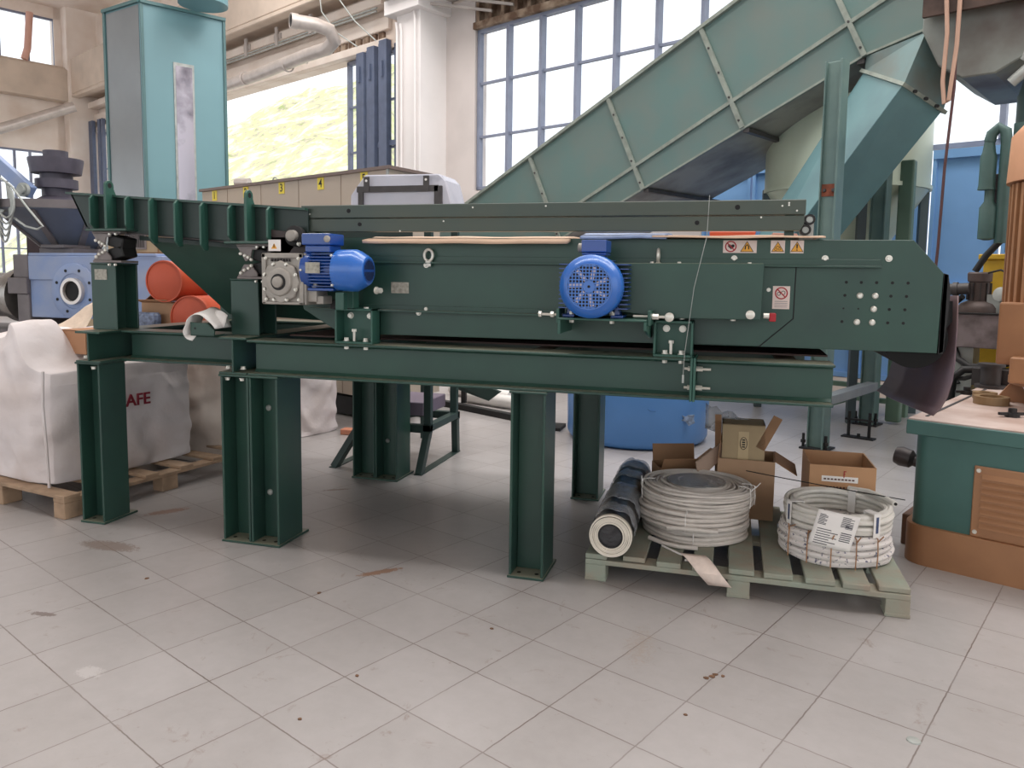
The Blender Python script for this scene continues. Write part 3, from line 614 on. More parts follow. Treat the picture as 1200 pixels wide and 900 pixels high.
# side rails above the belt, front and rear
for y0, rear in ((3.55, 0),):
    b = M(); b.prism([(-2.15, 1.783), (.281, 1.783), (.281, 1.7185), (-2.15, 1.7185)], 'y', y0, y0+.05); r1 = b.build('side_rail', RAILG, sp, bevel=.003)
    b = M(); b.prism([(-2.155, 1.7155), (.277, 1.7155), (.277, 1.68), (.262, 1.65), (-2.16, 1.65)], 'y', y0+.002, y0+.05); r2 = b.build('side_rail', RAILG, sp, bevel=.003)
    if not rear:
        b = M()
        for x, z in ((-1.88, 1.754), (0.0, 1.752)): b.cyl((x, y0-.001, z), (x, y0+.004, z), .011, n=14)
        b.build('rail_hole', BLACK, r1)
        b = M()
        for x, z in ((-1.22, 1.764), (-.86, 1.767), (.185, 1.756), (.212, 1.768), (.212, 1.759), (.245, 1.735), (-2.12, 1.741), (-2.1, 1.739)): b.cyl((x, y0-.0035, z), (x, y0+.002, z), .004, n=10)
        b.build('rivet', ZINC, r1)
        b = M()
        for x, z in ((-1.82, 1.687), (-.17, 1.686)): b.cyl((x, y0-.001, z), (x, y0+.004, z), .010, n=14)
        b.build('rail_hole', BLACK, r2)
        b = M()
        for x, z in ((-1.6, 1.653), (-1.37, 1.7), (.1, 1.708)): b.cyl((x, y0-.0015, z), (x, y0+.002, z), .004, n=10)
        b.build('rivet', ZINC, r2)
    for x in (-2.1, .2):
        b = M(); b.box(x, x+.04, y0+.05, y0+.06, 1.56, 1.78); b.build('rail_bracket', GREEN, sp)
# roller ends at the rail tips and at the tail
for (x, z) in ((.30, 1.699), (.285, 1.655)):
    b = M(); b.ring((x, 3.6, z), (x, 3.57, z), .023, .014, n=20); q = b.build('roller_end', RUBBER, sp, smooth=True)
    b = M(); b.cyl((x, 3.6, z), (x, 3.575, z), .014, n=16); b.build('roller_axle', GALV, q)
b = M(); b.box(.262, .32, 3.6, 3.61, 1.60, 1.72); b.build('roller_bracket', GALV, sp)
b = M(); b.prism([(-2.3, 1.53), (-2.2, 1.53), (-2.14, 1.6), (-2.14, 1.64), (-2.3, 1.66)], 'y', 3.5, 3.56); b.box(-2.32, -2.1, 3.5, 3.56, 1.35, 1.62); b.build('tail_bracket', mat('brown_dark_bracket', (60, 48, 46), .5, var=.08), sp)
b = M(); b.lathe((-2.145, 3.5, 1.625), (0, -1, 0), [(0, .052), (.03, .052), (.034, .045)], n=28); q = b.build('bearing_cap', RUBBER, sp, smooth=True)
b = M(); b.lathe((-2.145, 3.468, 1.625), (0, -1, 0), [(0, .03), (.03, .028), (.034, .02)], n=20); b.build('shaft_end', ALU, q, smooth=True)
for x, z in ((-2.115, 1.585), (-2.085, 1.625), (-2.0, 1.6)):
    b = M(); b.hbolt((x, 3.47, z), (0, -1, 0), .008, .01); b.build('bolt', ZINC, sp)
# eye bolts
for x, rot in ((-1.45, 0), (-.335, 1)):
    b = M(); n_ = 24; d = Vector((0, 1, 0)) if rot else Vector((1, 0, 0))
    cz = 1.535 if not rot else 1.54
    b.tube([Vector((x, YB-.025, cz))+d*(.022*math.cos(2*PI*i/n_))+Vector((0, 0, .028*math.sin(2*PI*i/n_))) for i in range(n_)], .007, closed=True)
    b.cyl((x, YB-.025, cz-.055), (x, YB-.025, cz-.028), .012, .009, n=12); b.lathe((x, YB-.025, 1.499), (0, 0, 1), [(0, .018), (.006, .018), (.01, .012)], n=16)
    if not rot: b.lathe((x, YB-.025, 1.495), (0, 0, -1), [(0, .014), (.012, .014)], n=6)
    b.build('eye_bolt', ZINC, sp, smooth=True)
b = M(); b.box(-1.66, -1.565, YB-.003, YB, 1.345, 1.40); b.build('name_plate', PLATE, sp)
# ---- signs on the side
def flat(mb, pts, y, t=.0006): mb.prism(pts, 'y', y-t, y)
def circ(cx, cz, r, n=28): return [(cx+r*math.cos(2*PI*i/n), cz+r*math.sin(2*PI*i/n)) for i in range(n)]
def tri(cx, cz, r): return [(cx-r*.9, cz-r*.55), (cx+r*.9, cz-r*.55), (cx, cz+r*.95)]
def sign(x0, x1, z0, z1, y, name='warning_sign'):
    b = M(); b.box(x0, x1, y-.002, y, z0, z1); return b.build(name, mat('sticker_white', (232, 214, 206), .5, var=.02), sp)
def triangle(par, cx, cz, r, y):
    b = M(); flat(b, tri(cx, cz, r*1.12), y); b.build('triangle_border', INK, par)
    b = M(); flat(b, tri(cx, cz, r*.96), y-.0007); b.build('triangle', AMBER, par)
zc = 1.583
s1 = sign(-.055, .088, 1.555, 1.61, YB)
yb = YB-.002
b = M(); b.ring((-.022, yb-.0005, zc), (-.022, yb, zc), .025, .0195, n=30); b.bar((-.039, yb-.0012, zc+.017), (-.005, yb-.0012, zc-.017), .001, .005, up=(1, 0, 1)); b.build('prohibition_ring', RED, s1)
b = M(); hp = [(16*math.sin(t)**3, 13*math.cos(t)-5*math.cos(2*t)-2*math.cos(3*t)-math.cos(4*t)) for t in [2*PI*i/30 for i in range(30)]]; flat(b, [(-.02+p*.0009, zc+.0+q*.0008) for p, q in hp], yb-.0002); b.build('heart_symbol', INK, s1)
triangle(s1, .047, zc-.006, .0285, yb)
b = M(); b.tube([(.040, yb-.0016, zc-.012), (.040, yb-.0016, zc+.001), (.047, yb-.0016, zc+.008), (.054, yb-.0016, zc+.001), (.054, yb-.0016, zc-.012)], .0024, n=6); b.build('magnet_symbol', INK, s1)
s2 = sign(.146, .205, 1.555, 1.61, YB); triangle(s2, .1755, zc-.006, .0265, yb)
s3 = sign(.227, .282, 1.555, 1.61, YB); triangle(s3, .2545, zc-.006, .0265, yb)
b = M()
for cx, cz in ((.1675, zc-.012), (.1825, zc-.010)): b.ring((cx, yb-.0022, cz), (cx, yb-.001, cz), .006, .0042, n=16)
b.tube([(.1655, yb-.0016, zc-.004), (.1755, yb-.0016, zc+.002), (.1865, yb-.0016, zc-.002)], .0012, n=6); b.build('gear_symbol', INK, s2)
b = M(); b.prism([(.2525, zc-.008), (.2565, zc-.008), (.2580, zc+.010), (.2510, zc+.010)], 'y', yb-.002, yb-.001); b.cyl((.2545, yb-.002, zc-.0145), (.2545, yb-.001, zc-.0145), .0028, n=12); b.build('exclamation_mark', INK, s3)
s4 = sign(.163, .234, 1.312, 1.412, YB-.008, 'prohibition_sign')
b = M(); y4 = YB-.010; b.ring((.1985, y4-.0006, 1.381), (.1985, y4, 1.381), .027, .0215, n=32); b.bar((.180, y4-.0013, 1.40), (.217, y4-.0013, 1.362), .001, .005, up=(1, 0, 1)); b.build('prohibition_ring', RED, s4)
b = M()
for cx, cz, r in ((.188, 1.378, .008), (.206, 1.383, .009)): b.ring((cx, y4-.0008, cz), (cx, y4, cz), r, r-.0025, n=18)
b.build('gear_symbol', INK, s4)
b = M()
for k in range(4): b.box(.172, .225, y4-.0005, y4, 1.344-k*.008, 1.3465-k*.008)
b.build('text_line', mat('grey_print', (150, 140, 140), .6, var=0), s4)
# hanging thin wire in front of the guard
b = M(); b.tube([(-.115, 3.40, 1.79), (-.12, 3.40, 1.62), (-.165, 3.39, 1.4), (-.195, 3.40, 1.12), (-.2, 3.42, 1.02)], .0016, n=5)
b.cyl((-.2, 3.42, 1.02), (-.2, 3.42, .985), .005, n=8)
tag(b.build('hanging_wire', GALV, smooth=True), 'thin bare wire hanging down over the green belt guard', 'wire')

# ---- motor seen from its fan end
mo = thing('fan_motor', None, None, (-.587, 3.4, 1.27)); mo.matrix_basis = world(sp).inverted() @ Matrix.Translation((-.587, 3.4, 1.27)); mo.parent = sp
MX, MZ, MY = -.590, 1.400, 3.235
b = M(); b.lathe((MX, MY, MZ), (0, 1, 0), [(0, .098), (.004, .104), (.028, .134), (.036, .136), (.085, .137), (.086, .133)], n=56); b.build('fan_cover', BLUEL, mo, smooth=True)
b = M()
for i in range(-6, 7):
    h = math.sqrt(max(0, .094**2-(i*.0145)**2))
    if h > .005: b.bar((MX+i*.0145, MY-.003, MZ-h), (MX+i*.0145, MY-.003, MZ+h), .0048, .002, up=(0, 1, 0)); b.bar((MX-h, MY-.0035, MZ+i*.0145), (MX+h, MY-.0035, MZ+i*.0145), .0048, .002, up=(0, 1, 0))
b.ring((MX, MY-.0045, MZ), (MX, MY, MZ), .0985, .092, n=48); b.cyl((MX, MY-.006, MZ), (MX, MY, MZ), .026, n=24); b.build('fan_grille', BLUEL, mo)
b = M(); b.cyl((MX, MY-.0012, MZ), (MX, MY-.0002, MZ), .094, n=40); b.build('grille_depth', BLACK, mo)
b = M()
for i in range(7):
    a = i*2*PI/7+.3; b.bar((MX+.03*math.cos(a), MY-.0018, MZ+.03*math.sin(a)), (MX+.085*math.cos(a+.12), MY-.0018, MZ+.085*math.sin(a+.12)), .016, .001, up=(0, 1, 0))
b.build('fan_blade', mat('fan_plastic', (190, 180, 186), .5, var=.05), mo)
b = M(); b.cyl((MX, MY-.008, MZ), (MX, MY-.006, MZ), .006, n=12); b.build('hub_hole', BLACK, mo)
b = M(); b.cyl((MX, MY+.085, MZ), (MX, MY+.3, MZ), .108, n=32)
for i in range(30):
    a = 2*PI*i/30
    if 1.1 < a < 2.05: continue
    d = Vector((math.cos(a), 0, math.sin(a))); p = Vector((MX, 0, MZ)); up = Vector((0, 1, 0))
    b.bar(p+d*.1+up*(MY+.19), p+d*.132+up*(MY+.19), .004, .2, up=(0, 1, 0))
for k in range(-5, 6):
    for sx_ in (-1, 1): b.box(min(MX+sx_*.09, MX+sx_*.152), max(MX+sx_*.09, MX+sx_*.152), MY+.095, MY+.285, MZ+k*.019-.002, MZ+k*.019+.002)
b.build('finned_housing', BLUE, mo)
b = M(); b.box(MX-.045, MX+.045, MY+.09, MY+.2, MZ+.1, MZ+.145); b.box(MX-.05, MX+.055, MY+.08, MY+.21, MZ+.135, MZ+.145); b.box(MX-.052, MX+.057, MY+.078, MY+.212, MZ+.147, MZ+.20)
b.build('terminal_box', BLUE, mo, bevel=.004, segs=2)
b = M(); b.lathe((MX-.05, MY+.14, MZ+.168), (-1, 0, 0), [(0, .012), (.006, .02), (.024, .02), (.028, .014)], n=18); b.build('cable_gland', ALU, mo, smooth=True)
for x in (MX-.115, MX+.1):
    b = M(); b.box(x-.025, x+.03, MY+.12, MY+.26, MZ-.137, MZ-.125); b.prism([(x-.012, MZ-.125), (x+.014, MZ-.125), (x+.012 if x < MX else x-.002, MZ-.06), (x-.0 if x < MX else x-.012, MZ-.06)], 'y', MY+.14, MY+.25)
    b.build('motor_foot', BLUE, mo, bevel=.003)
b = M(); b.box(-.738, -.352, 3.30, 3.56, 1.253, 1.262); b.box(-.738, -.726, 3.3, 3.56, 1.19, 1.253); b.prism([(3.3, 1.253), (3.56, 1.253), (3.56, 1.17), (3.5, 1.17), (3.3, 1.215)], 'x', -.364, -.352); b.box(-.752, -.738, 3.33, 3.45, 1.235, 1.30); b.box(-.352, -.338, 3.33, 3.45, 1.235, 1.30)
b.build('motor_base_plate', GREENB, mo, bevel=.002)
for x in (MX-.1, MX+.08):
    b = M(); b.cyl((x, 3.37, 1.24), (x, 3.37, 1.29), .007, n=8); b.cyl((x, 3.37, 1.274), (x, 3.37, 1.286), .012, n=6); b.hbolt((x, 3.37, 1.253), (0, 0, -1), .011, .012); b.build('foot_bolt', ZINC, mo)
b = M(); b.cyl((-.845, 3.39, 1.27), (-.70, 3.39, 1.27), .006, n=8); b.cyl((-.845, 3.39, 1.27), (-.832, 3.39, 1.27), .014, n=6); b.cyl((-.79, 3.39, 1.27), (-.775, 3.39, 1.27), .014, n=6); b.build('tension_bolt', ZINC, mo)
b = M(); b.cyl((-.42, 3.39, 1.272), (-.27, 3.39, 1.272), .006, n=8); b.cyl((-.338, 3.39, 1.272), (-.31, 3.39, 1.272), .013, n=6); b.build('tension_bolt', ZINC, mo)
b = M(); b.lathe((-.265, 3.39, 1.272), (0, -1, 0), [(-.012, .02), (.006, .02), (.01, .013)], n=18); b.build('lock_knob', ZINC, mo, smooth=True)

# ---- gear motor at the tail drum
gm = thing('gear_motor', None, None, (-2.1, 3.4, 1.28)); gm.matrix_basis = world(sp).inverted() @ Matrix.Translation((-2.1, 3.4, 1.28)); gm.parent = sp
b = M(); b.box(-2.235, -1.995, 3.33, 3.47, 1.285, 1.535); b.box(-2.0, -1.95, 3.35, 3.46, 1.30, 1.52); b.box(-2.235, -2.21, 3.32, 3.47, 1.285, 1.535); b.box(-2.03, -2.005, 3.32, 3.47, 1.285, 1.535); b.box(-2.235, -2.005, 3.32, 3.47, 1.51, 1.535); b.box(-2.235, -2.005, 3.32, 3.47, 1.285, 1.3)
b.box(-1.96, -1.92, 3.36, 3.45, 1.29, 1.33)
gb = b.build('gearbox', ALU, gm, bevel=.005, segs=2)
b = M(); b.lathe((-2.125, 3.325, 1.395), (0, -1, 0), [(0, .105), (.012, .105), (.016, .098), (.016, .07), (.028, .06), (.028, .045), (.02, .04)], n=8); b.lathe((-2.125, 3.31, 1.395), (0, -1, 0), [(0, .07), (.014, .065), (.016, .05), (.016, .04)], n=30); b.build('flange_cover', ALU, gb, bevel=.002)
b = M(); b.cyl((-2.125, 3.30, 1.395), (-2.125, 3.292, 1.395), .04, n=26); b.build('shaft_seal', RUBBER, gb)
b = M(); b.lathe((-2.125, 3.293, 1.395), (0, -1, 0), [(0, .028), (.012, .027), (.015, .022)], n=24); b.build('output_shaft', ALU, gb, smooth=True)
b = M()
for i in range(8):
    a = PI/8+i*PI/4; b.hbolt((-2.125+.092*math.cos(a), 3.312, 1.395+.092*math.sin(a)), (0, -1, 0), .007, .008)
for x in (-2.21, -2.03):
    for z in (1.31, 1.51): b.hbolt((x, 3.322, z), (0, -1, 0), .006, .006)
b.build('cover_bolt', ZINC, gb)
b = M()
for i in range(7): b.box(-2.18+i*.016, -2.174+i*.016, 3.316, 3.33, 1.495, 1.508)
b.build('cooling_rib', DKGREY, gb)
b = M(); b.box(-2.2, -2.135, 3.33, 3.336, 1.545, 1.60); ws = b.build('warning_sticker', WHITEP, gm)
b = M(); flat(b, tri(-2.168, 1.566, .018), 3.33); b.build('sticker_triangle', AMBER, ws)
b = M(); b.box(-2.17, -2.166, 3.328, 3.3293, 1.562, 1.578); b.build('exclamation_mark', INK, ws)
# motor body, axis along x
y_, z_ = 3.395, 1.455; GM0 = len(bpy.data.objects)
gm_before = set(gm.children)
b = M(); b.lathe((-1.985, y_, z_), (1, 0, 0), [(0, .07), (.01, .094), (.05, .097), (.055, .09), (.06, .082)], n=40); b.build('end_shield', BLUE, gm, smooth=True)
b = M(); b.cyl((-1.94, y_, z_), (-1.80, y_, z_), .078, n=30)
for i in range(-5, 6):
    zz = z_+i*.0155; h = math.sqrt(.094**2-(i*.0155)**2); b.box(-1.95, -1.80, y_-h, y_+h, zz-.0022, zz+.0022)
b.build('finned_housing', BLUE, gm)
b = M(); b.lathe((-1.81, y_, z_), (1, 0, 0), [(0, .092), (.002, .1), (.095, .102), (.115, .094), (.155, .07), (.158, .066)], n=44); fc = b.build('fan_cover', BLUEL, gm, smooth=True)
b = M(); b.cyl((-1.653, y_, z_), (-1.6505, y_, z_), .058, n=30); b.build('grille_ring', BLUE, fc)
b = M()
for i in range(-4, 5):
    h = math.sqrt(.052**2-(i*.011)**2)*.95
    b.box(-1.6508, -1.6495, y_+i*.011-.003, y_+i*.011+.003, z_-h, z_-.006); b.box(-1.6508, -1.6495, y_+i*.011-.003, y_+i*.011+.003, z_+.006, z_+h)
b.build('vent_slot', BLACK, fc)
b = M(); b.box(-1.965, -1.83, 3.34, 3.45, 1.54, 1.575); b.box(-1.975, -1.82, 3.325, 3.465, 1.575, 1.63); b.build('terminal_box', BLUE, gm, bevel=.006, segs=2)
b = M(); b.lathe((-1.835, 3.322, 1.603), (.6, -1, 0), [(0, .01), (.004, .016), (.02, .016), (.024, .01)], n=16); b.build('cable_gland', ALU, gm, smooth=True)
b = M(); b.box(-1.938, -1.862, 3.296, 3.3, 1.44, 1.492); b.build('rating_plate', PLATE, gm)
b = M(); b.box(-1.95, -1.81, 3.33, 3.46, 1.355, 1.37); b.build('foot_pad', BLUE, gm, bevel=.004)
b = M()
for x in (-1.965, -1.80): b.lathe((x, 3.30, 1.455+.07*(1 if x > -1.9 else 0)), (0, -1, 0), [(0, .006), (.005, .005)], n=10)
b.lathe((-1.80, 3.31, 1.385), (0, -1, 0), [(0, .006), (.01, .005)], n=10); b.build('housing_screw', ZINC, gm)
b = M(); b.box(-1.86, -1.80, 3.44, 3.5, 1.27, 1.36); b.box(-1.855, -1.81, 3.36, 3.40, 1.265, 1.35); b.build('motor_support', GREENB, gm, bevel=.002)
b = M(); b.hbolt((-1.68, 3.45, 1.36), (1, -.4, 0), .014, .03); b.hbolt((-1.9, 3.5, 1.262), (0, 0, 1), .014, .01); b.hbolt((-1.76, 3.5, 1.262), (0, 0, 1), .014, .01); b.build('support_bolt', ZINC, gm)
b = M(); b.box(-1.945, -1.83, 3.47, 3.5, 1.262, 1.31); b.build('junction_block', RUBBER, gm, bevel=.003)

bpy.context.view_layer.update()
for o_ in gm.children:
    if o_ not in gm_before and not o_.name.startswith(('motor_support', 'support_bolt', 'junction')): o_.location.x -= .04
# ---- sheets lying on the separator
def sheet(name, m, x0, x1, y0, y1, z, lab, cat, droop=.02, amp=.006, seed=1, th=.006, thick_edge=0, taper=0):
    b = M(); NX, NY = 26, 8; P = []
    for i in range(NX+1):
        for j in range(NY+1):
            x = x0+(x1-x0)*i/NX; t = j/NY; y = y0+(y1-y0)*t+taper*(i/NX)*(1-t)
            zz = z+amp*noise.noise(Vector((x*5, y*3, seed)))-(droop*(1-t*5)**2 if t < .2 else 0)
            P.append((x, y, zz))
    b.add(P, [(i*(NY+1)+j, i*(NY+1)+j+1, (i+1)*(NY+1)+j+1, (i+1)*(NY+1)+j) for i in range(NX) for j in range(NY)])
    return tag(b.build(name, m, smooth=True, solid=th), lab, cat)
sheet('cardboard_sheet', CARDL, -1.78, -.745, 3.5, 4.7, 1.626, 'pale cardboard sheet with curled front edge on the separator between its two motors', 'cardboard', .028, .004, 1, .016)
sheet('cardboard_sheet', CARDL, -.36, .36, 3.5, 4.7, 1.634, 'thin brown cardboard sheet on the separator above the warning signs', 'cardboard', .012, .006, 2, .007)
sheet('plastic_sheet', mat('bluish_film', (150, 168, 206), .25, var=.2, scale=5), -.69, -.30, 3.52, 4.7, 1.645, 'bluish plastic film lying on the separator behind the upright fan motor', 'plastic sheet', .025, .006, 3, .012)
b = M(); b.prism([(-.135, 1.645), (.085, 1.645), (.10, 1.69), (-.14, 1.69)], 'y', 4.3, 4.6); tag(b.build('orange_tray', ORANGE, bevel=.005), 'orange plastic tray lying on the cardboard behind the green rails', 'tray')
b = M(); b.prism([(.17, 1.645), (.31, 1.645), (.30, 1.675), (.18, 1.68)], 'y', 4.25, 4.6); tag(b.build('brown_carton', mat('pinkish_carton', (176, 136, 126), .7, var=.1, scale=20), bevel=.003), 'flattened pinkish carton on the separator near the right end of the rails', 'carton')

# ================================================================== PALLET AND GOODS
ZP = .13
pl = thing('pallet', 'weathered green-grey wooden pallet carrying the cable coils and cartons', 'pallet', (.07, 4.07, 0))
slats = [(-.632, -.53), (-.455, -.352), (-.297, -.187), (-.135, -.045), (.025, .137), (.178, .302), (.352, .476), (.506, .617), (.652, .778)]
for k, (a, c) in enumerate(slats):
    b = M(); dz = .002*math.sin(k*2.3)
    b.box(a, c, 3.53+.01*math.sin(k*1.7), 4.62, ZP-.024+dz, ZP+dz); b.build('deck_board', WOODG, pl, bevel=.003)
for y in (3.53, 4.03, 4.52):
    b = M(); b.box(-.632, .778, y, y+.1, ZP-.05, ZP-.0265); b.build('stringer_board', WOODG, pl, bevel=.002)
    for x in (-.632, .022, .68):
        b = M(); b.box(x, x+.098, y, y+.1, .0, ZP-.0505); b.box(x-.002, x+.1, y-.002, y+.1, .0, .018); b.build('block', WOODG, pl, bevel=.003)
def coil(name, cx, cy, R, z0, rows, cols, r, m, lab, seed, spread=1.0, grp=None, ends=True, wob=.006):
    rd = random.Random(seed); b = M(); n = 84
    for j in range(rows):
        for i in range(cols):
            ph, ph2 = rd.random()*6.28, rd.random()*6.28; dx, dy = rd.uniform(-wob, wob), rd.uniform(-wob, wob)
            rr = R-r-i*r*2.02-rd.uniform(0, wob)-abs(j-(rows-1)/2)**2*r*.10; tz = rd.uniform(-wob, wob)*1.2
            zc_ = z0+r+j*r*1.9*spread
            P = []
            for k in range(n):
                a = 2*PI*k/n
                q = rr+wob*.6*math.sin(2*a+ph)+wob*.3*math.sin(5*a+ph2)
                P.append((cx+dx+q*math.cos(a), cy+dy+q*math.sin(a), max(z0+r*.98, zc_+tz*math.sin(a+ph)+r*.25*math.sin(3*a+ph2))))
            b.tube(P, r, n=8, closed=True)
    o = b.build(name, m, smooth=True, norm=False); tag(o, lab, 'cable coil', grp); return o
co1 = coil('cable_coil', -.155, 4.04, .272, ZP, 3, 5, .0125, CABLE, 'bottom coil of the three stacked grey cable coils beside the black film roll', 11)
co2 = coil('cable_coil', -.165, 4.03, .288, ZP+.080, 4, 5, .0112, CABLE, 'middle coil of the three stacked grey cable coils beside the black film roll', 12)
co3 = coil('cable_coil', -.145, 4.05, .286, ZP+.170, 6, 14, .0075, CABLE, 'topmost coil of the three stacked grey cable coils beside the black film roll', 13, wob=.008)
def ties(par, cx, cy, R, z0, z1, angs, m=WHITEP, r=.0022, dep=.06):
    for a in angs:
        c, s2_ = math.cos(a), math.sin(a); b = M()
        b.tube([(cx+(R+.004)*c, cy+(R+.004)*s2_, z0+.004), (cx+(R+.007)*c, cy+(R+.007)*s2_, (z0+z1)/2), (cx+(R+.002)*c, cy+(R+.002)*s2_, z1+.002), (cx+(R-.03)*c, cy+(R-.03)*s2_, z1+.008), (cx+(R-dep)*c, cy+(R-dep)*s2_, z1+.005)], r, n=6)
        b.tube([(cx+(R+.006)*c, cy+(R+.006)*s2_, z1-.01), (cx+(R+.02)*c+.01, cy+(R+.02)*s2_, z1+.02)], r, n=6)
        b.build('cable_tie', m, par, smooth=True)
ties(co3, -.145, 4.05, .286, .30, .40, (3.5, 5.85, 6.1)); ties(co2, -.165, 4.03, .288, .21, .30, (4.65,)); ties(co1, -.155, 4.04, .272, .13, .21, (4.75,))
b = M(); b.tube([(-.27, 3.745, .225), (-.2, 3.735, .23), (-.12, 3.735, .23), (-.03, 3.75, .225)], .0112, n=8); b.build('cable_end', CABLE, co2, smooth=True)
b = M(); b.tube([(-.36, 3.79, .15), (-.28, 3.74, .145), (-.2, 3.72, .143), (-.12, 3.725, .143)], .011, n=8); b.build('cable_end', CABLE, co1, smooth=True)
b = M(); b.tube([(-.29, 3.72, .14), (-.2, 3.64, .137), (-.13, 3.60, .14), (-.08, 3.62, .14), (-.12, 3.58, .137), (-.17, 3.555, .14)], .005, n=6); b.build('string_end', WHITEP, co1, smooth=True)
b = M(); b.lathe((-.15, 4.05, .392), (0, 0, 1), [(0, .15), (.006, .12), (.008, .03)], n=24); b.build('plastic_wrap', FOIL, co3, smooth=True)
co4 = coil('cable_coil', .513, 3.935, .262, ZP, 5, 2, .0155, SPECK, 'lower white coil with speckled wrapping and brown ties under the white hose coil', 14, wob=.005)
co5 = coil('hose_coil', .522, 3.94, .25, ZP+.147, 4, 2, .0135, CABLEW, 'open white hose coil with a paper label on the right end of the pallet', 15, wob=.004)
co5['category'] = 'hose coil'
ties(co4, .513, 3.935, .262, .133, .275, (3.75, 4.15, 4.55, 4.95, 5.35), mat('brown_tie', (176, 132, 96), .7), .0028, .03)
b = M(); b.tube([(.60, 4.17, .385), (.68, 4.10, .395), (.745, 3.99, .395), (.772, 3.93, .39)], .0135, n=10); b.build('hose_end', CABLEW, co5, smooth=True)
b = M(); b.cyl((.7725, 3.929, .39), (.775, 3.9235, .3895), .007, n=10); b.build('hose_bore', BLACK, co5)
for a in (3.6, 5.3, 1.1):
    c, s2_ = math.cos(a), math.sin(a); X = Matrix.Translation((.522, 3.94, 0)) @ Matrix.Rotation(a, 4, 'Z')
    b = M(); b.box(.2535, .256, -.018, .018, .28, .388, X=X); b.box(.19, .256, -.018, .018, .388, .391, X=X); b.box(.188, .191, -.018, .018, .28, .391, X=X); k_ = b.build('tape_band', WHITEP, co5)
    b = M(); b.box(.2562, .2568, -.006, .008, .30, .375, X=X); b.build('tape_mark', mat('tape_print', (70, 84, 120), .6, var=.2, scale=60), k_)
# printed label hanging on the hose coil
X = Matrix.Translation((.522, 3.94, 0)) @ Matrix.Rotation(4.62, 4, 'Z'); b = M()
def LP(u_, v_, o=0.0): return ((.2695+o+.012*math.sin(v_*9)-.35*u_*u_)-.0, u_-.25*(.385-v_), v_+.008-.12*u_)
P = [LP(-.088+i*.022, .385-j*.02) for i in range(9) for j in range(9)]
b.add(P, [(i*9+j, i*9+j+1, (i+1)*9+j+1, (i+1)*9+j) for i in range(8) for j in range(8)], X=X); lb = b.build('paper_label', WHITEP, co5, smooth=True, solid=.0006)
b = M()
def ink(u0, u1, v, h):
    n_ = 4
    for i in range(n_):
        a, c = u0+(u1-u0)*i/n_, u0+(u1-u0)*(i+1)/n_
        b.add([LP(a, v, .0015), LP(c, v, .0015), LP(c, v+h, .0015), LP(a, v+h, .0015)], [(0, 1, 2, 3)], X=X)
for k in range(9): ink(-.075, -.04 if k % 3 else -.05, .365-k*.0055, .0028)
for k in range(8): ink(.02, .07 if k % 2 else .055, .37-k*.006, .0028)
for k in range(7): ink(-.07, .02 if k % 2 else -.01, .30-k*.011, .0035)
for k in range(5): ink(.03, .075, .30-k*.009, .004)
for k in range(6): ink(.04, .07, .345-k*.0045, .0022)
b.build('label_print', mat('label_ink', (70, 68, 76), .6, var=0), lb)
# printed tag hanging over the pallet's front edge
b = M(); P = []
for i in range(4):
    for j in range(9):
        t = j/8; u_ = i/3-.5
        P.append((-.135+u_*.115*(1-.1*t)+.125*t, 3.56-.055*min(1, t*1.6)-.02*math.sin(t*3), .165-.105*t**1.2+.012*math.sin(t*3+.5)))
b.add(P, [(i*9+j, i*9+j+1, (i+1)*9+j+1, (i+1)*9+j) for i in range(3) for j in range(8)])
tgo = tag(b.build('paper_tag', PAPER, smooth=True, solid=.0008), 'pink and white printed paper tag hanging over the front edge of the pallet', 'paper tag')
# film roll
ro = thing('film_roll', 'long black film roll with white core end lying wrapped on the pallet', 'roll', (-.51, 4.06, ZP))
b = M(); rr_ = random.Random(9); prof = [(0, .093), (.01, .098)]+[(.06+k*.07, .099+rr_.uniform(-.006, .004)) for k in range(14)]+[(1.08, .098), (1.09, .06)]
b.lathe((-.51, 3.50, .236), (-.02, 1, .012), prof, n=36); b.build('film_body', FILM, ro, smooth=True)
b = M()
for k in range(5): b.ring((-.51+.001*math.sin(k*3), 3.495-.004*(k % 2), .236+.001*math.cos(k*2)), (-.51, 3.52, .236), .1-.0085*k, .1-.0085*k-.007, n=40)
b.build('white_core_layer', mat('foam_end', (232, 224, 210), .8, var=.06, scale=20), ro, smooth=True)
b = M(); b.ring((-.51, 3.497, .236), (-.51, 3.6, .236), .0585, .05, n=30); b.build('core_tube', RUBBER, ro, smooth=True)
b = M(); b.cyl((-.51, 3.515, .236), (-.51, 3.51, .236), .051, n=24); b.build('core_hole', BLACK, ro)
for k, (y0, y1) in enumerate(((3.58, 3.7), (3.78, 4.06), (4.2, 4.34), (4.4, 4.6))):
    b = M(); P = []
    for i in range(25):
        for j in range(6):
            a = PI*1.25*i/24-.4; y = y0+(y1-y0)*j/5+.02*math.sin(i); q = .104+.006*noise.noise(Vector((i*.8, j, k)))
            P.append((-.51-.02*(y-3.5)+q*math.cos(a), y, .236+.012*(y-3.5)+q*math.sin(a)))
    b.add(P, [(i*6+j, i*6+j+1, i*6+j+7, i*6+j+6) for i in range(24) for j in range(5)]); b.build('clear_wrap', FOIL, ro, smooth=True, solid=.0006)
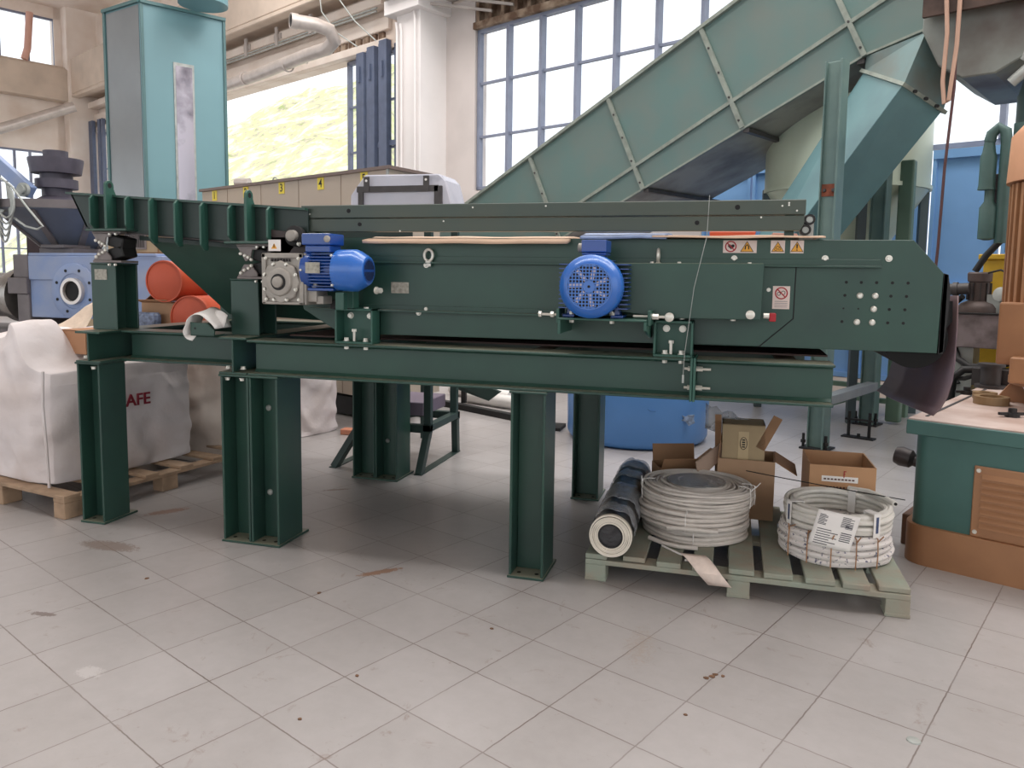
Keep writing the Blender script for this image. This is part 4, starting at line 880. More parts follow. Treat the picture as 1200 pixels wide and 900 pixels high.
def carton(name, lab, c, a, sx, sy, h, m=CARD, flaps=(), closed=False, tilt=0, t=.006):
    """open carton; local x along its front, flaps: (side, angle, length)"""
    T = Matrix.Translation(c) @ Matrix.Rotation(a, 4, 'Z') @ Matrix.Rotation(tilt, 4, 'Y')
    o = thing(name, lab, 'cardboard box', (0, 0, 0), T=T)
    b = M(T); b.box(0, sx, 0, t, 0, h); b.box(0, sx, sy-t, sy, 0, h); b.box(0, t, t, sy-t, 0, h); b.box(sx-t, sx, t, sy-t, 0, h); b.box(t, sx-t, t, sy-t, 0, t)
    if closed: b.box(0, sx, 0, sy, h-t, h)
    b.build('box_body', m, o)
    for sd, an, ln in flaps:
        b = M(T)
        if sd == 'f': X = Matrix.Translation((0, 0, h)) @ Matrix.Rotation(an, 4, 'X'); b.box(.005, sx-.005, 0, t*.7, 0, ln, X=X)
        if sd == 'b': X = Matrix.Translation((0, sy, h)) @ Matrix.Rotation(-an, 4, 'X'); b.box(.005, sx-.005, -t*.7, 0, 0, ln, X=X)
        if sd == 'l': X = Matrix.Translation((0, 0, h)) @ Matrix.Rotation(-an, 4, 'Y'); b.box(0, t*.7, .005, sy-.005, 0, ln, X=X)
        if sd == 'r': X = Matrix.Translation((sx, 0, h)) @ Matrix.Rotation(an, 4, 'Y'); b.box(-t*.7, 0, .005, sy-.005, 0, ln, X=X)
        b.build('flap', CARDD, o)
    return o, T
bx1, T1 = carton('carton', 'plain open brown carton behind the grey cable coils with another box standing in it', (-.05, 4.33, ZP), -.03, .30, .28, .325, CARDL if 0 else CARD, (('r', 2.1, .13), ('l', -.1, .1)))
bx2, T2 = carton('small_carton', 'closed khaki carton with a taped front standing inside the open brown carton', (-.03, 4.37, ZP+.012), .03, .225, .2, .50, mat('khaki_card', (178, 156, 122), .8, var=.06), (), True, .0)
b = M(T2); b.box(.085, .14, -.002, 0, .30, .46); b.build('packing_tape', mat('tan_tape', (200, 176, 136), .35, var=.04), bx2)
b = M(T2)
b.tube([(.113+.018*math.cos(2*PI*i/20), -.003, .395+.034*math.sin(2*PI*i/20)) for i in range(20)], .0016, n=5, closed=True)
for k in range(4): b.box(.105, .121, -.0035, -.002, .372+k*.013, .379+k*.013)
b.build('printed_mark', INK, bx2)
for X, w2, h2 in ((Matrix.Translation((.222, 0.0, .47)) @ Matrix.Rotation(.45, 4, 'Y') @ Matrix.Translation((0, 0, -.10)), .05, .2), (Matrix.Translation((-.03, .1, .1)) @ Matrix.Rotation(-.03, 4, 'Y'), .035, .43)):
    b = M(T2); b.box(0, w2, 0, .006, 0, h2, X=X); b.build('loose_flap', CARDD, bx2)
bx3, T3 = carton('carton', 'open brown carton with a white address label behind the white hose coil', (.415, 4.22, ZP), .02, .32, .36, .355, mat('card_warm', (192, 148, 110), .8, var=.05), ())
b = M(T3); b.box(.06, .235, -.0015, 0, .27, .30); b.build('address_label', WHITEP, bx3)
b = M(T3)
for k in range(9): b.box(.07+k*.017, .082+k*.017, -.0025, -.0015, .28, .288)
for k in range(8): b.box(.085+k*.016, .095+k*.016, -.001, 0, .238, .246)
b.build('label_print', mat('print_brown', (96, 60, 50), .6, var=0), bx3)
b = M(T3); b.box(.165, .169, -.003, 0, .295, .33); b.box(.165, .178, -.003, 0, .326, .33); b.box(.165, .174, -.003, 0, .312, .315)
for k in range(6): b.box(.02+k*.03, .024+k*.03, -.001, 0, .20, .215); b.box(.02+k*.03, .035+k*.03, -.001, 0, .212, .215)
b.build('red_mark', RED, bx3)
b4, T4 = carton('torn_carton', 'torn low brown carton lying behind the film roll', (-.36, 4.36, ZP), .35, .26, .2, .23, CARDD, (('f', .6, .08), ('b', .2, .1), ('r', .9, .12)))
b = M(); b.prism([(-.09, ZP), (-.07, ZP), (.0, .60), (-.03, .60)], 'y', 4.58, 4.60); b.hexa([(-.17, 4.3, .43), (.0, 4.42, .56), (.0, 4.43, .47), (-.15, 4.31, .33)], [(-.165, 4.29, .43), (.005, 4.41, .56), (.005, 4.42, .47), (-.145, 4.3, .33)])
tag(b.build('cardboard_flap', mat('grey_card', (176, 150, 132), .8, var=.08)), 'loose grey-brown cardboard piece leaning between the torn carton and the tall carton', 'cardboard')
b = M(); P = []
for i in range(9):
    for j in range(6): P.append((-.13+i*.03, 4.52+.02*noise.noise(Vector((i*.9, j, 1))), .58+j*.028-.01*i+.02*noise.noise(Vector((i, j*1.1, 5)))))
b.add(P, [(i*6+j, i*6+j+1, i*6+j+7, i*6+j+6) for i in range(8) for j in range(5)]); b.box(-.13, -.1, 4.53, 4.55, .58, .6)
b.T = Matrix(); tag(b.build('plastic_bag', FOIL, smooth=True, solid=.001), 'crumpled clear plastic on top of the khaki carton', 'plastic')
b = M(); b.tube([(.10, 4.25, .415), (.3, 4.16, .412), (.55, 4.06, .408), (.82, 3.96, .405)], .0028, n=6); tag(b.build('thin_rod', RUBBER, smooth=True), 'thin black rod lying across the grey coils and the white hose coil', 'rod')
b = M(); b.box(.27, .33, 3.98, 4.25, ZP+.003, ZP+.012, X=None); tag(b.build('plastic_strip', mat('pale_blue_strip', (206, 216, 232), .4, var=.05)), 'flat white strip lying on the pallet between the two coil stacks', 'strip')

# ================================================================== LEFT SIDE: BIG BAGS
def bigbag(name, lab, c, a, sx, sy, h, m, seed, bulge=.05, top=None, lean=0, cat='bulk bag', slope=None):
    T = Matrix.Translation(c) @ Matrix.Rotation(a, 4, 'Z'); n = 26; b = M(T); P = {}; vs = []; idx = {}
    def V(i, j, k):
        key = (i, j, k)
        if key in idx: return idx[key]
        x, y, z = i/n, j/n, k/n
        e = lambda t: 1-(2*t-1)**2
        px = (x-.5)*sx; py = (y-.5)*sy; pz = z*h
        o = Vector((0, 0, 0))
        fz = math.sin(PI*min(1, z*1.05))
        if i in (0, n): px += (1 if i else -1)*bulge*e(y)*fz
        if j in (0, n): py += (1 if j else -1)*bulge*e(x)*fz
        # rounded vertical corners
        q = .9+.1*min(1, 4*min(x, 1-x)+4*min(y, 1-y)); px *= q; py *= q
        if k == n or z > .85: pz -= .02*(abs(x-.5)+abs(y-.5))*2
        if slope: pz += slope(x, y)*z
        s = Vector((px*3+seed, py*3, pz*3)); w_ = noise.noise(s)*.04+noise.noise(s*2.7)*.018-.075*abs(noise.noise(Vector(((px+py)*3.6+pz*1.6, seed, pz*1.2))))-.03*abs(noise.noise(Vector((px*2.2-pz*5, py*2.2, seed+pz*4))))-.02*abs(noise.noise(Vector((px*5, py*5+seed, pz*6))))+.02
        nrm = Vector((px/sx, py/sy, (z-.5)*.6)).normalized() if (px or py) else Vector((0, 0, 1))
        if k > 0: px += nrm.x*w_; py += nrm.y*w_; pz += nrm.z*w_*.6
        px += lean*z
        idx[key] = len(vs); vs.append((px, py, max(0, pz))); return idx[key]
    fs = []
    for i in range(n):
        for j in range(n):
            fs += [(V(i, j, 0), V(i+1, j, 0), V(i+1, j+1, 0), V(i, j+1, 0)), (V(i, j, n), V(i+1, j, n), V(i+1, j+1, n), V(i, j+1, n)),
                   (V(i, 0, j), V(i+1, 0, j), V(i+1, 0, j+1), V(i, 0, j+1)), (V(i, n, j), V(i+1, n, j), V(i+1, n, j+1), V(i, n, j+1)),
                   (V(0, i, j), V(0, i+1, j), V(0, i+1, j+1), V(0, i, j+1)), (V(n, i, j), V(n, i+1, j), V(n, i+1, j+1), V(n, i, j+1))]
    b.add(vs, fs)
    o = b.build(name, m, smooth=True, subs=1); return tag(o, lab, cat), T
def palletL(c, a, lx, ly, lab):
    T = Matrix.Translation(c) @ Matrix.Rotation(a, 4, 'Z'); o = thing('pallet', lab, 'pallet', (0, 0, 0), T=T)
    for k in range(6):
        b = M(T); q = k*(ly-.1)/5; b.box(-lx, 0, q, q+.1, .118, .138); b.build('deck_board', WOOD, o, bevel=.002)
    for x in (-lx, -lx/2-.05, -.1):
        b = M(T); b.box(x, x+.1, 0, ly, .096, .1175); b.build('stringer_board', WOOD, o, bevel=.002)
        for y in (0, ly/2-.06, ly-.12):
            b = M(T); b.box(x, x+.1, y, y+.12, 0, .0955); b.build('block', WOOD, o, bevel=.004)
    return o
palletL((-3.66, 3.46, 0), -.19, 1.3, 1.45, 'brown wooden pallet under the front white bulk bag at the left edge')
bagA, TA = bigbag('bulk_bag', 'big creased white bulk bag printed in red, frontmost on the pallet at the left edge', (-4.20, 4.20, .14), -.21, .90, 1.10, .76, BAGW, 2.0, .04, slope=lambda x, y: .26*math.exp(-((x-.60)/.13)**2)*(1 if y < .3 else .6)+.15*max(0, min(1, (.6-x)/.2))-.04*x)
b = M(TA); b.tube([(.435, -.545, .0), (.45, -.56, .25), (.44, -.565, .5), (.43, -.55, .70)], .009, n=6); b.build('seam', BAGW, bagA, smooth=True)
def cloth(name, lab, prof, m, cat, th=.004, seed=0, amp=.025, par=None, nn=10):
    """prof: list of (left point, right point) rows"""
    b = M(); P = []; nr = len(prof)
    for a, c in prof:
        a, c = Vector(a), Vector(c)
        for k in range(nn+1):
            p = a.lerp(c, k/nn); q = noise.noise(Vector((p.x*5+seed, p.y*5, p.z*5)))*amp; P.append((p.x+q*.5, p.y-q, p.z+q*.6))
    b.add(P, [(i*(nn+1)+j, i*(nn+1)+j+1, (i+1)*(nn+1)+j+1, (i+1)*(nn+1)+j) for i in range(nr-1) for j in range(nn)])
    o = b.build(name, m, par, smooth=True, solid=th, subs=1)
    return tag(o, lab, cat) if par is None else o
cloth('tarpaulin', 'crumpled beige cloth heaped up between the extruder flange and the left green post', [((-4.80, 4.30, .93), (-4.34, 4.28, .90)), ((-4.74, 4.36, 1.01), (-4.33, 4.34, 1.0)), ((-4.62, 4.42, 1.06), (-4.33, 4.40, 1.10)), ((-4.50, 4.46, 1.13), (-4.33, 4.44, 1.20)), ((-4.45, 4.52, 1.2), (-4.34, 4.5, 1.26)), ((-4.45, 4.7, 1.0), (-4.32, 4.7, 1.0))], mat('beige_cloth', (224, 204, 184), .8, var=.08, scale=8, bump=.4, bscale=20), 'cloth', seed=9, amp=.07)
o, T_ = carton('carton', 'plain brown carton between the front bulk bag and the left end of the beam', (-4.17, 3.96, .905), -.15, .25, .24, .15, mat('card_left', (190, 142, 108), .8, var=.05), (), True)
bagB, TB = bigbag('bulk_bag', 'cream bulk bag under the orange drums, partly hidden by the double middle leg', (-3.99, 5.22, .0), -.05, .90, .72, .89, BAG, 8.0, .03)
bagD, TD = bigbag('white_sack', 'clean white upright sack seen just right of the double middle leg', (-3.78, 6.12, .0), -.30, .56, .55, .95, BAGW, 12.0, .02)
b = M(); b.box(-3.33, -3.14, 6.1, 6.2, 0, .05); b.T = Matrix(); tag(b.build('brick', mat('terracotta', (206, 138, 110), .8, var=.06), bevel=.006), 'orange-brown brick on the floor beside the white sack', 'brick')
def text(par, s, loc, rot, size, m, name='lettering', T=None, ext=.0008, align='CENTER'):
    cu = bpy.data.curves.new(name, 'FONT'); cu.body = s; cu.size = size; cu.extrude = ext; cu.align_x = align; cu.align_y = 'CENTER'; cu.offset = size*.012
    t = bpy.data.objects.new('tmp', cu); C.objects.link(t)
    me = bpy.data.meshes.new_from_object(t.evaluated_get(bpy.context.evaluated_depsgraph_get())); bpy.data.objects.remove(t)
    me.materials.clear(); me.materials.append(m)
    o = bpy.data.objects.new(name, me); C.objects.link(o)
    W_ = (T or Matrix()) @ Matrix.Translation(loc) @ rot.to_4x4()
    if par is not None: o.parent = par; o.matrix_basis = world(par).inverted() @ W_
    else: o.matrix_basis = W_
    return o
RX = Matrix.Rotation(PI/2, 3, 'X')
SAFE_AT = Matrix.Translation((-3.70, 4.62, .53)) @ Matrix.Rotation(PI/2+.05, 4, 'Z')

# ---- orange drums on cartons
def drum(lab, c, r, L, ang):
    d = Vector((math.cos(ang), math.sin(ang), 0)); o = thing('orange_drum', lab, 'drum', c)
    b = M(); b.lathe(Vector(c), d, [(0, r*.93), (.004, r*.97), (.01, r), (.03, r), (.035, r*.985), (L-.03, r*.985), (L-.02, r), (L, r)], n=48); b.build('drum_body', ORANGE, o, smooth=True)
    b = M(); b.ring(Vector(c)-d*.004, Vector(c)+d*.02, r*1.012, r*.95, n=48); b.build('lid_rim', ORANGE, o, smooth=True)
drum('upper orange drum lying on its side between the left post and the feeder hopper', (-4.145, 4.9, 1.358), .156, .38, 1.62)
drum('lower orange drum lying on its side next to the white paper wrap', (-3.935, 4.92, 1.085), .168, .38, 1.62)
drum('third orange drum, mostly hidden, lying behind the upper orange drum', (-3.93, 5.40, 1.42), .15, .36, 1.62)
o, T_ = carton('carton', 'open brown carton on the cream bulk bag under the upper orange drum', (-4.40, 4.95, .92), .1, .28, .3, .27, CARD, (('f', 1.3, .09), ('l', -.9, .09)))
b = M(); b.box(-4.44, -4.19, 4.86, 4.93, .93, 1.12); q = b.build('parts_bag', mat('blue_grey_parts', (120, 136, 166), .4, var=.3, scale=30), bevel=.02); tag(q, 'clear bag of blue-grey parts leaning on the carton behind the left post', 'bag')

# ---- faded blue extruder with hopper
ex = thing('extruder', 'faded blue-grey extruder head with round flange and conical hopper at the left edge', 'machine', (-5.5, 5.5, 0))
b = M(); b.box(-5.87, -4.5, 5.3, 6.0, 1.02, 1.555); b.box(-5.87, -5.1, 5.29, 5.3, 1.34, 1.35); b.box(-5.87, -4.55, 5.29, 6.0, 1.55, 1.575); b.box(-5.87, -5.15, 5.285, 5.3, 1.345, 1.55); b.build('housing', OLDBLUE, ex, bevel=.006)
b = M(); b.box(-6.03, -5.87, 5.28, 5.9, 1.36, 1.56); b.box(-6.08, -5.87, 5.26, 5.9, 1.22, 1.36); b.box(-6.0, -5.87, 5.28, 5.9, .90, 1.22); b.build('end_block', OLDDK, ex, bevel=.006)
b = M(); b.lathe((-5.37, 5.3, 1.254), (0, -1, 0), [(0, .225), (.006, .225), (.006, .235), (.034, .235), (.038, .228), (.038, .15), (.03, .145)], n=48); b.build('flange', OLDBLUE, ex, smooth=True)
b = M(); b.ring((-5.37, 5.3, 1.254), (-5.37, 5.235, 1.254), .112, .086, n=40); b.build('bore_ring', mat('bare_steel', (214, 208, 204), .3, .5, var=.05), ex, smooth=True)
b = M(); b.cyl((-5.37, 5.28, 1.254), (-5.37, 5.262, 1.254), .09, n=30); b.build('bore', BLACK, ex)
for k in range(8):
    a = k*PI/4+.4; b = M(); b.cyl((-5.37+.185*math.cos(a), 5.262, 1.254+.185*math.sin(a)), (-5.37+.185*math.cos(a), 5.258, 1.254+.185*math.sin(a)), .013, n=12); b.build('flange_hole', BLACK, ex)
b = M(); b.lathe((-6.9, 5.5, 1.2), (1, 0, 0), [(0, .2), (.6, .2), (.7, .24), (.78, .24)], n=30); b.build('barrel', mat('chromed_barrel', (170, 166, 162), .25, .7, var=.2, scale=6), ex, smooth=True)
b = M(); b.box(-7.2, -4.6, 5.35, 5.95, .80, .90)
for x in (-7.0, -5.95, -4.8): b.box(x, x+.12, 5.4, 5.9, 0, .8)
b.build('machine_bed', OLDDK, ex, bevel=.005)
b = M(); b.box(-5.92, -5.55, 5.45, 5.85, 1.575, 1.62); b.box(-5.85, -5.6, 5.4, 5.7, 1.62, 1.65); b.build('hopper_base', OLDDK, ex, bevel=.004)
b = M(); b.lathe((-5.86, 5.75, 1.61), (0, 0, 1), [(0, .22), (.02, .22), (.32, .56), (.335, .62), (.40, .62), (.405, .58), (.42, .1)], n=40); b.build('hopper', HOPB, ex, smooth=True)
b = M(); b.ring((-5.86, 5.75, 1.95), (-5.86, 5.75, 2.02), .635, .6, n=40); b.build('hopper_rim', OLDDK, ex, smooth=True)
b = M()
for k in range(8):
    a = k*PI/4-.5; d = Vector((math.cos(a), math.sin(a), 0)); b.bar(Vector((-5.86, 5.75, 1.63))+d*.24, Vector((-5.86, 5.75, 1.94))+d*.585, .05, .02, up=d)
b.build('hopper_rib', OLDDK, ex)
b = M(); b.lathe((-5.85, 5.6, 2.03), (0, 0, 1), [(0, .2), (.05, .12), (.12, .12), (.12, .17), (.2, .17), (.2, .13), (.25, .13), (.25, .2), (.36, .22), (.38, .22), (.38, .1), (.45, .1)], n=24); b.build('valve_stack', mat('dark_valve', (84, 80, 92), .5, .2, var=.12, scale=8), ex, smooth=True)
b = M(); b.bar((-6.5, 5.35, 2.56), (-5.86, 5.35, 2.09), .06, .11); b.build('arm', OLDBLUE, ex, bevel=.004)
b = M(); b.lathe((-5.88, 5.3, 2.11), (0, -1, 0), [(0, .06), (.03, .06), (.03, .04), (.05, .04)], n=20); b.build('arm_pivot', GALV, ex, smooth=True)
b = M()
b.lathe((-6.02, 5.2, 1.97), (0, -1, 0), [(0, .06), (.02, .06), (.02, .035), (.04, .03)], n=20); b.build('pulley', GALV, ex, smooth=True)
for k in range(5):
    b = M(); x = -5.985+k*.03; zb = 1.66+.05*k; n_ = 18
    b.tube([(x-.015*k+(.09+.012*k)*(1-math.cos(PI*t/n_))*.5-.03*math.sin(2*PI*t/n_), 5.14-.012*k, zb+(2.16-zb-.02*k)*(abs(2*t/n_-1)**1.7)) for t in range(n_+1)], .0095, n=7); b.build('hose', GALV, ex, smooth=True)
b = M(); b.tube([(-6.05, 5.14, 2.17), (-5.93, 5.12, 2.19), (-5.82, 5.12, 2.12), (-5.68, 5.13, 1.95), (-5.56, 5.13, 1.83), (-5.52, 5.13, 1.79), (-5.58, 5.13, 1.765), (-5.7, 5.13, 1.79), (-5.82, 5.13, 1.86)], .009, n=7); b.build('hose', GALV, ex, smooth=True)
b = M(); b.cyl((-5.25, 5.5, 1.57), (-5.25, 5.5, 1.84), .025, n=14); b.lathe((-5.25, 5.5, 1.84), (0, 0, 1), [(0, .03), (.02, .03)], n=14); b.build('standpipe', GALV, ex, smooth=True)

# ---- tan cabinet behind
tc = thing('tan_cabinet', 'tan machine cabinet with small grey vent seen under the feeder tray', 'cabinet', (-6.4, 7.3, 0))
b = M(); b.box(-7.08, -5.3, 7.0, 7.42, 0, 2.12); b.build('body', TANM, tc, bevel=.006)
b = M(); b.box(-5.98, -5.97, 6.985, 7.0, .1, 2.1); b.box(-6.9, -5.4, 6.99, 7.0, 1.62, 1.63); b.build('panel_joint', CARDD, tc)
b = M(); b.box(-6.41, -6.13, 6.985, 7.0, 1.66, 1.9); b.build('vent_frame', mat('grey_vent', (150, 140, 140), .6, var=.05), tc)
b = M()
for k in range(12): b.box(-6.39+k*.021, -6.38+k*.021, 6.98, 6.986, 1.68, 1.88)
b.build('vent_slot', DKGREY, tc)
b = M(); b.box(-6.9, -6.72, 6.97, 7.0, 1.6, 1.95); b.build('switch_box', BROWN, tc, bevel=.004)
b = M(); b.box(-8.0, -7.1, 7.2, 7.8, 0, 2.0); tag(b.build('dark_interior_box', mat('dark_interior', (50, 34, 38), .7, var=.1)), 'dark-coloured box standing for a shaded interior between the hopper and the tan cabinet', 'cabinet')  # solid box; the darkness of the interior is put into its colour

# ---- teal tower
tw = thing('teal_tower', 'tall teal sheet-metal tower with grey side and narrow sight window', 'silo', (-7.4, 8.7, 0))
A_, B_, C_ = Vector((-8.06, 8.56, 0)), Vector((-7.28, 8.32, 0)), Vector((-6.70, 9.22, 0)); D_ = A_+C_-B_; HT = 4.8
def quad_prism(b, pts, z0, z1): b.prism([(p.x, p.y) for p in pts], 'z', z0, z1)
b = M(); quad_prism(b, (A_, B_, C_, D_), 0, HT-.03); b.build('shell', TOWERM, tw)
def face(b, P, Q, u0, u1, z0, z1, t, off=0.0):
    e = (Q-P).normalized(); n_ = Vector((e.y, -e.x, 0))
    a, c = P+e*u0+n_*off, P+e*u1+n_*off
    b.hexa([a+Vector((0, 0, z0)), c+Vector((0, 0, z0)), c+Vector((0, 0, z1)), a+Vector((0, 0, z1))], [a+n_*t+Vector((0, 0, z0)), c+n_*t+Vector((0, 0, z0)), c+n_*t+Vector((0, 0, z1)), a+n_*t+Vector((0, 0, z1))])
Lbc, Lab = (C_-B_).length, (B_-A_).length
b = M(); face(b, A_, B_, .06, Lab-.02, 1.2, HT-.06, .006); b.build('side_panel', mat('tower_grey_side', (140, 146, 150), .28, .45, var=.06, scale=1.5), tw)
b = M()
for u0, u1 in ((0, .035), (Lbc-.035, Lbc)): face(b, B_, C_, u0, u1, 0, HT, .02)
face(b, B_, C_, 0, Lbc, HT-.04, HT, .035); face(b, A_, B_, 0, Lab, HT-.04, HT, .035); face(b, A_, B_, 0, .05, 0, HT, .02)
b.build('edge_angle', mat('teal_trim', (84, 120, 122), .4, var=.05), tw)
b = M(); face(b, B_, C_, .385, .645, 2.0, 4.11, .012); b.build('window_frame', GALV, tw)
b = M(); face(b, B_, C_, .41, .62, 2.02, 4.07, .006, .010); b.build('sight_window', mat('sight_glass', (196, 192, 204), .15, .6, var=.3, scale=1.6, col2=(120, 116, 128), rng=(.45,.55)), tw)
b = M(); b.lathe((B_+(C_-A_)*.5)+Vector((0, .0, HT-.02)), (0, 0, 1), [(0, .3), (.1, .3), (.3, .2)], n=24); b.build('outlet', TOWERM, tw)

# ---- beige numbered enclosure
Pc, Qc, Rc = Vector((-3.03, 6.49, 0)), Vector((-6.165, 7.98, 0)), Vector((-2.84, 7.26, 0)); Dc = Qc+Rc-Pc
en = thing('beige_enclosure', 'long beige enclosure with yellow number plates 1 to 5 behind the separator', 'machine enclosure', (-4.5, 7.5, 0))
ze = .25; zh = 2.405
e = (Qc-Pc).normalized(); n_ = Vector((-e.y, e.x, 0)); n_ = n_ if n_.y < 0 else -n_
Le = (Qc-Pc).length; Re = (Rc-Pc).length
b = M(); quad_prism(b, (Pc, Qc, Dc, Rc), ze, zh-.03); b.build('panels', BEIGE, en)
b = M(); f_ = (Rc-Pc).normalized()
b.prism([((p).x, (p).y) for p in (Pc-e*.03-f_*.03, Qc+e*.03-f_*.03, Dc+e*.03+f_*.06, Rc-e*.03+f_*.06)], 'z', zh-.03, zh); b.build('roof_edge', mat('brown_edge', (120, 104, 98), .5, var=.05), en)
def onf(u, z, o=0): p = Pc+e*u+n_*o; return Vector((p.x, p.y, z))
b = M()
for k in range(1, 5): b.hexa([onf(.72*k-.003, ze, 0), onf(.72*k+.003, ze, 0), onf(.72*k+.003, zh-.03, 0), onf(.72*k-.003, zh-.03, 0)], [onf(.72*k-.003, ze, .004), onf(.72*k+.003, ze, .004), onf(.72*k+.003, zh-.03, .004), onf(.72*k-.003, zh-.03, .004)])
b.build('panel_seam', mat('seam_beige', (150, 134, 120), .5, var=0), en)
b = M(); b.hexa([onf(0, ze, 0), onf(.03, ze, 0), onf(.03, zh-.03, 0), onf(0, zh-.03, 0)], [onf(0, ze, .012), onf(.03, ze, .012), onf(.03, zh-.03, .012), onf(0, zh-.03, .012)]); b.build('corner_post', GALV, en)
for k, u in enumerate((3.17, 2.47, 1.75, 1.05, .36)):
    b = M(); w2 = .052; b.hexa([onf(u-w2, 2.255, 0), onf(u+w2, 2.255, 0), onf(u+w2, 2.372, 0), onf(u-w2, 2.372, 0)], [onf(u-w2, 2.255, .006), onf(u+w2, 2.255, .006), onf(u+w2, 2.372, .006), onf(u-w2, 2.372, .006)]); npl = b.build('number_plate', YEL, en)
    ang = math.atan2(-e.y, -e.x)
    text(npl, str(k+1), onf(u, 2.313, .0068), Matrix.Rotation(ang, 3, 'Z') @ RX, .115, INK, 'number')
b = M()
for u in (.1, 1.2, 2.3, 3.3): p = onf(u, 0, -.15); b.box(p.x-.05, p.x+.05, p.y-.0, p.y+.1, 0, ze)
p = Rc; b.box(p.x-.15, p.x-.05, p.y-.15, p.y-.05, 0, ze); b.build('foot', RUBBER, en)
b = M(); p = onf(1.6, 0, -.3); b.prism([(q.x, q.y) for q in (onf(.2, 0, -.1), onf(3.2, 0, -.1), onf(3.2, 0, -.5), onf(.2, 0, -.5))], 'z', .02, .2); b.build('under_frame', RUBBER, en)
for u in (2.2, 2.8):
    b = M(); q = onf(u, zh, -.2); b.tube([q+Vector((.03*math.cos(t), 0, .035+.035*math.sin(t))) for t in [2*PI*i/14 for i in range(14)]], .008, n=6, closed=True); b.build('lifting_ring', GALV, en, smooth=True)
b = M(); q = onf(2.95, zh, -.15); b.cyl(q+Vector((0, 0, .06)), q+Vector((.18, 0, .06)), .05, n=16); b.box(q.x+.02, q.x+.1, q.y-.03, q.y+.03, q.z, q.z+.04); b.build('roof_spout', DUCT, en, smooth=True)

# ---- trestle with plastic wrapped unit
ts = thing('trestle', 'dark green steel trestle with splayed feet behind the frame', 'trestle', (-2.45, 5.4, 0))
TG = mat('trestle_green', (46, 66, 62), .45, var=.06)
b = M()
for x in (-2.68, -2.13): b.box(x, x+.06, 5.12, 5.75, .30, .35)
b.box(-2.68, -2.07, 5.12, 5.17, .29, .35); b.box(-2.68, -2.07, 5.7, 5.75, .29, .35); b.build('base_frame', TG, ts, bevel=.003)
for x in (-2.65, -2.10):
    for y0, y1 in ((5.15, 5.06), (5.72, 5.82)):
        b = M(); b.bar((x, y0, .3), (x-(.03 if x > -2.3 else .16), y1, .0), .06, .05, up=(1, 0, 0)); b.build('splayed_foot', TG, ts, bevel=.003)
    b = M(); xq = x-.0 if x > -2.3 else x-.13; b.box(xq-.06, xq, 5.03, 5.85, 0, .006); b.build('foot_plate', TG, ts)
    for y in (5.16, 5.7):
        b = M(); b.box(x-.03, x+.025, y-.025, y+.025, .35, 1.80); b.build('upright', TG, ts, bevel=.003)
b = M(); b.box(-2.68, -2.07, 5.12, 5.17, 1.79, 1.85); b.box(-2.68, -2.07, 5.7, 5.75, 1.79, 1.85); b.build('top_frame', TG, ts)
b = M(); b.box(-2.6, -2.16, 5.2, 5.66, .40, .50); b.build('grey_trough', mat('purple_grey', (120, 108, 124), .5, var=.06), ts, bevel=.005)
wu = thing('wrapped_unit', 'grey framed unit under cloudy plastic standing above the left half of the separator', 'wrapped machine', (-2.45, 5.45, 1.855))
b = M(); b.prism([(-2.86, 2.03), (-2.74, 2.185), (-2.13, 2.18), (-2.08, 2.13), (-2.03, 1.95), (-2.03, 1.855), (-2.86, 1.855)], 'y', 5.43, 5.75); b.build('plastic_cover', CLEAR, wu, bevel=.01)
b = M(); b.box(-2.79, -2.13, 5.40, 5.42, 2.05, 2.095); b.box(-2.78, -2.74, 5.40, 5.42, 1.855, 2.05); b.box(-2.16, -2.10, 5.40, 5.42, 1.855, 2.09)
for x in (-2.73, -2.245): b.box(x, x+.045, 5.395, 5.405, 2.05, 2.165)
b.build('flat_bar_frame', DKGREY, wu)
b = M()
for x in (-2.7075, -2.2225): b.cyl((x, 5.39, 2.135), (x, 5.395, 2.135), .009, n=12)
b.build('bar_hole', WHITEP, wu)
# long black rail, pale pipes and green angle on the floor behind
b = M(); b.bar((-3.3, 8.0, .03), (-1.9, 7.2, .03), .08, .06); tag(b.build('floor_rail', RUBBER), 'long black rail lying on the floor behind the trestle', 'rail')
b = M(); b.bar((-2.75, 7.76, .06), (-2.75, 7.76, .75), .05, .05, up=(0, 1, 0)); b.box(-2.95, -2.0, 7.6, 7.7, .75, .8); tag(b.build('black_stand', RUBBER), 'slim black post standing on the black rail', 'stand')
b = M(); b.hexa([(-2.62, 6.2, .66), (-1.78, 5.9, .50), (-1.88, 5.9, .42), (-2.62, 6.2, .56)], [(-2.62, 6.24, .66), (-1.78, 5.94, .50), (-1.88, 5.94, .42), (-2.62, 6.24, .56)]); b.box(-2.6, -2.56, 6.2, 6.24, 0, .6)
tag(b.build('sloping_green_plate', TG), 'dark green steel plate sloping to a point between the trestle and the centre leg', 'plate')
for k in range(2):
    b = M(); b.cyl((-3.2+.35*k, 8.6-.45*k, .075), (-2.35+.4*k, 8.2-.45*k, .075), .07, n=16); tag(b.build('pale_pipe', WHITEP, smooth=True), ('left' if k == 0 else 'right')+' one of two pale pipes lying on the floor behind the black rail', 'pipe')
b = M(); b.box(-1.66, -1.6, 7.0, 7.06, 0, .9); b.box(-1.76, -1.5, 6.9, 7.16, 0, .03); tag(b.build('black_stand', RUBBER), 'dark stand leg just left of the blue tank', 'stand')

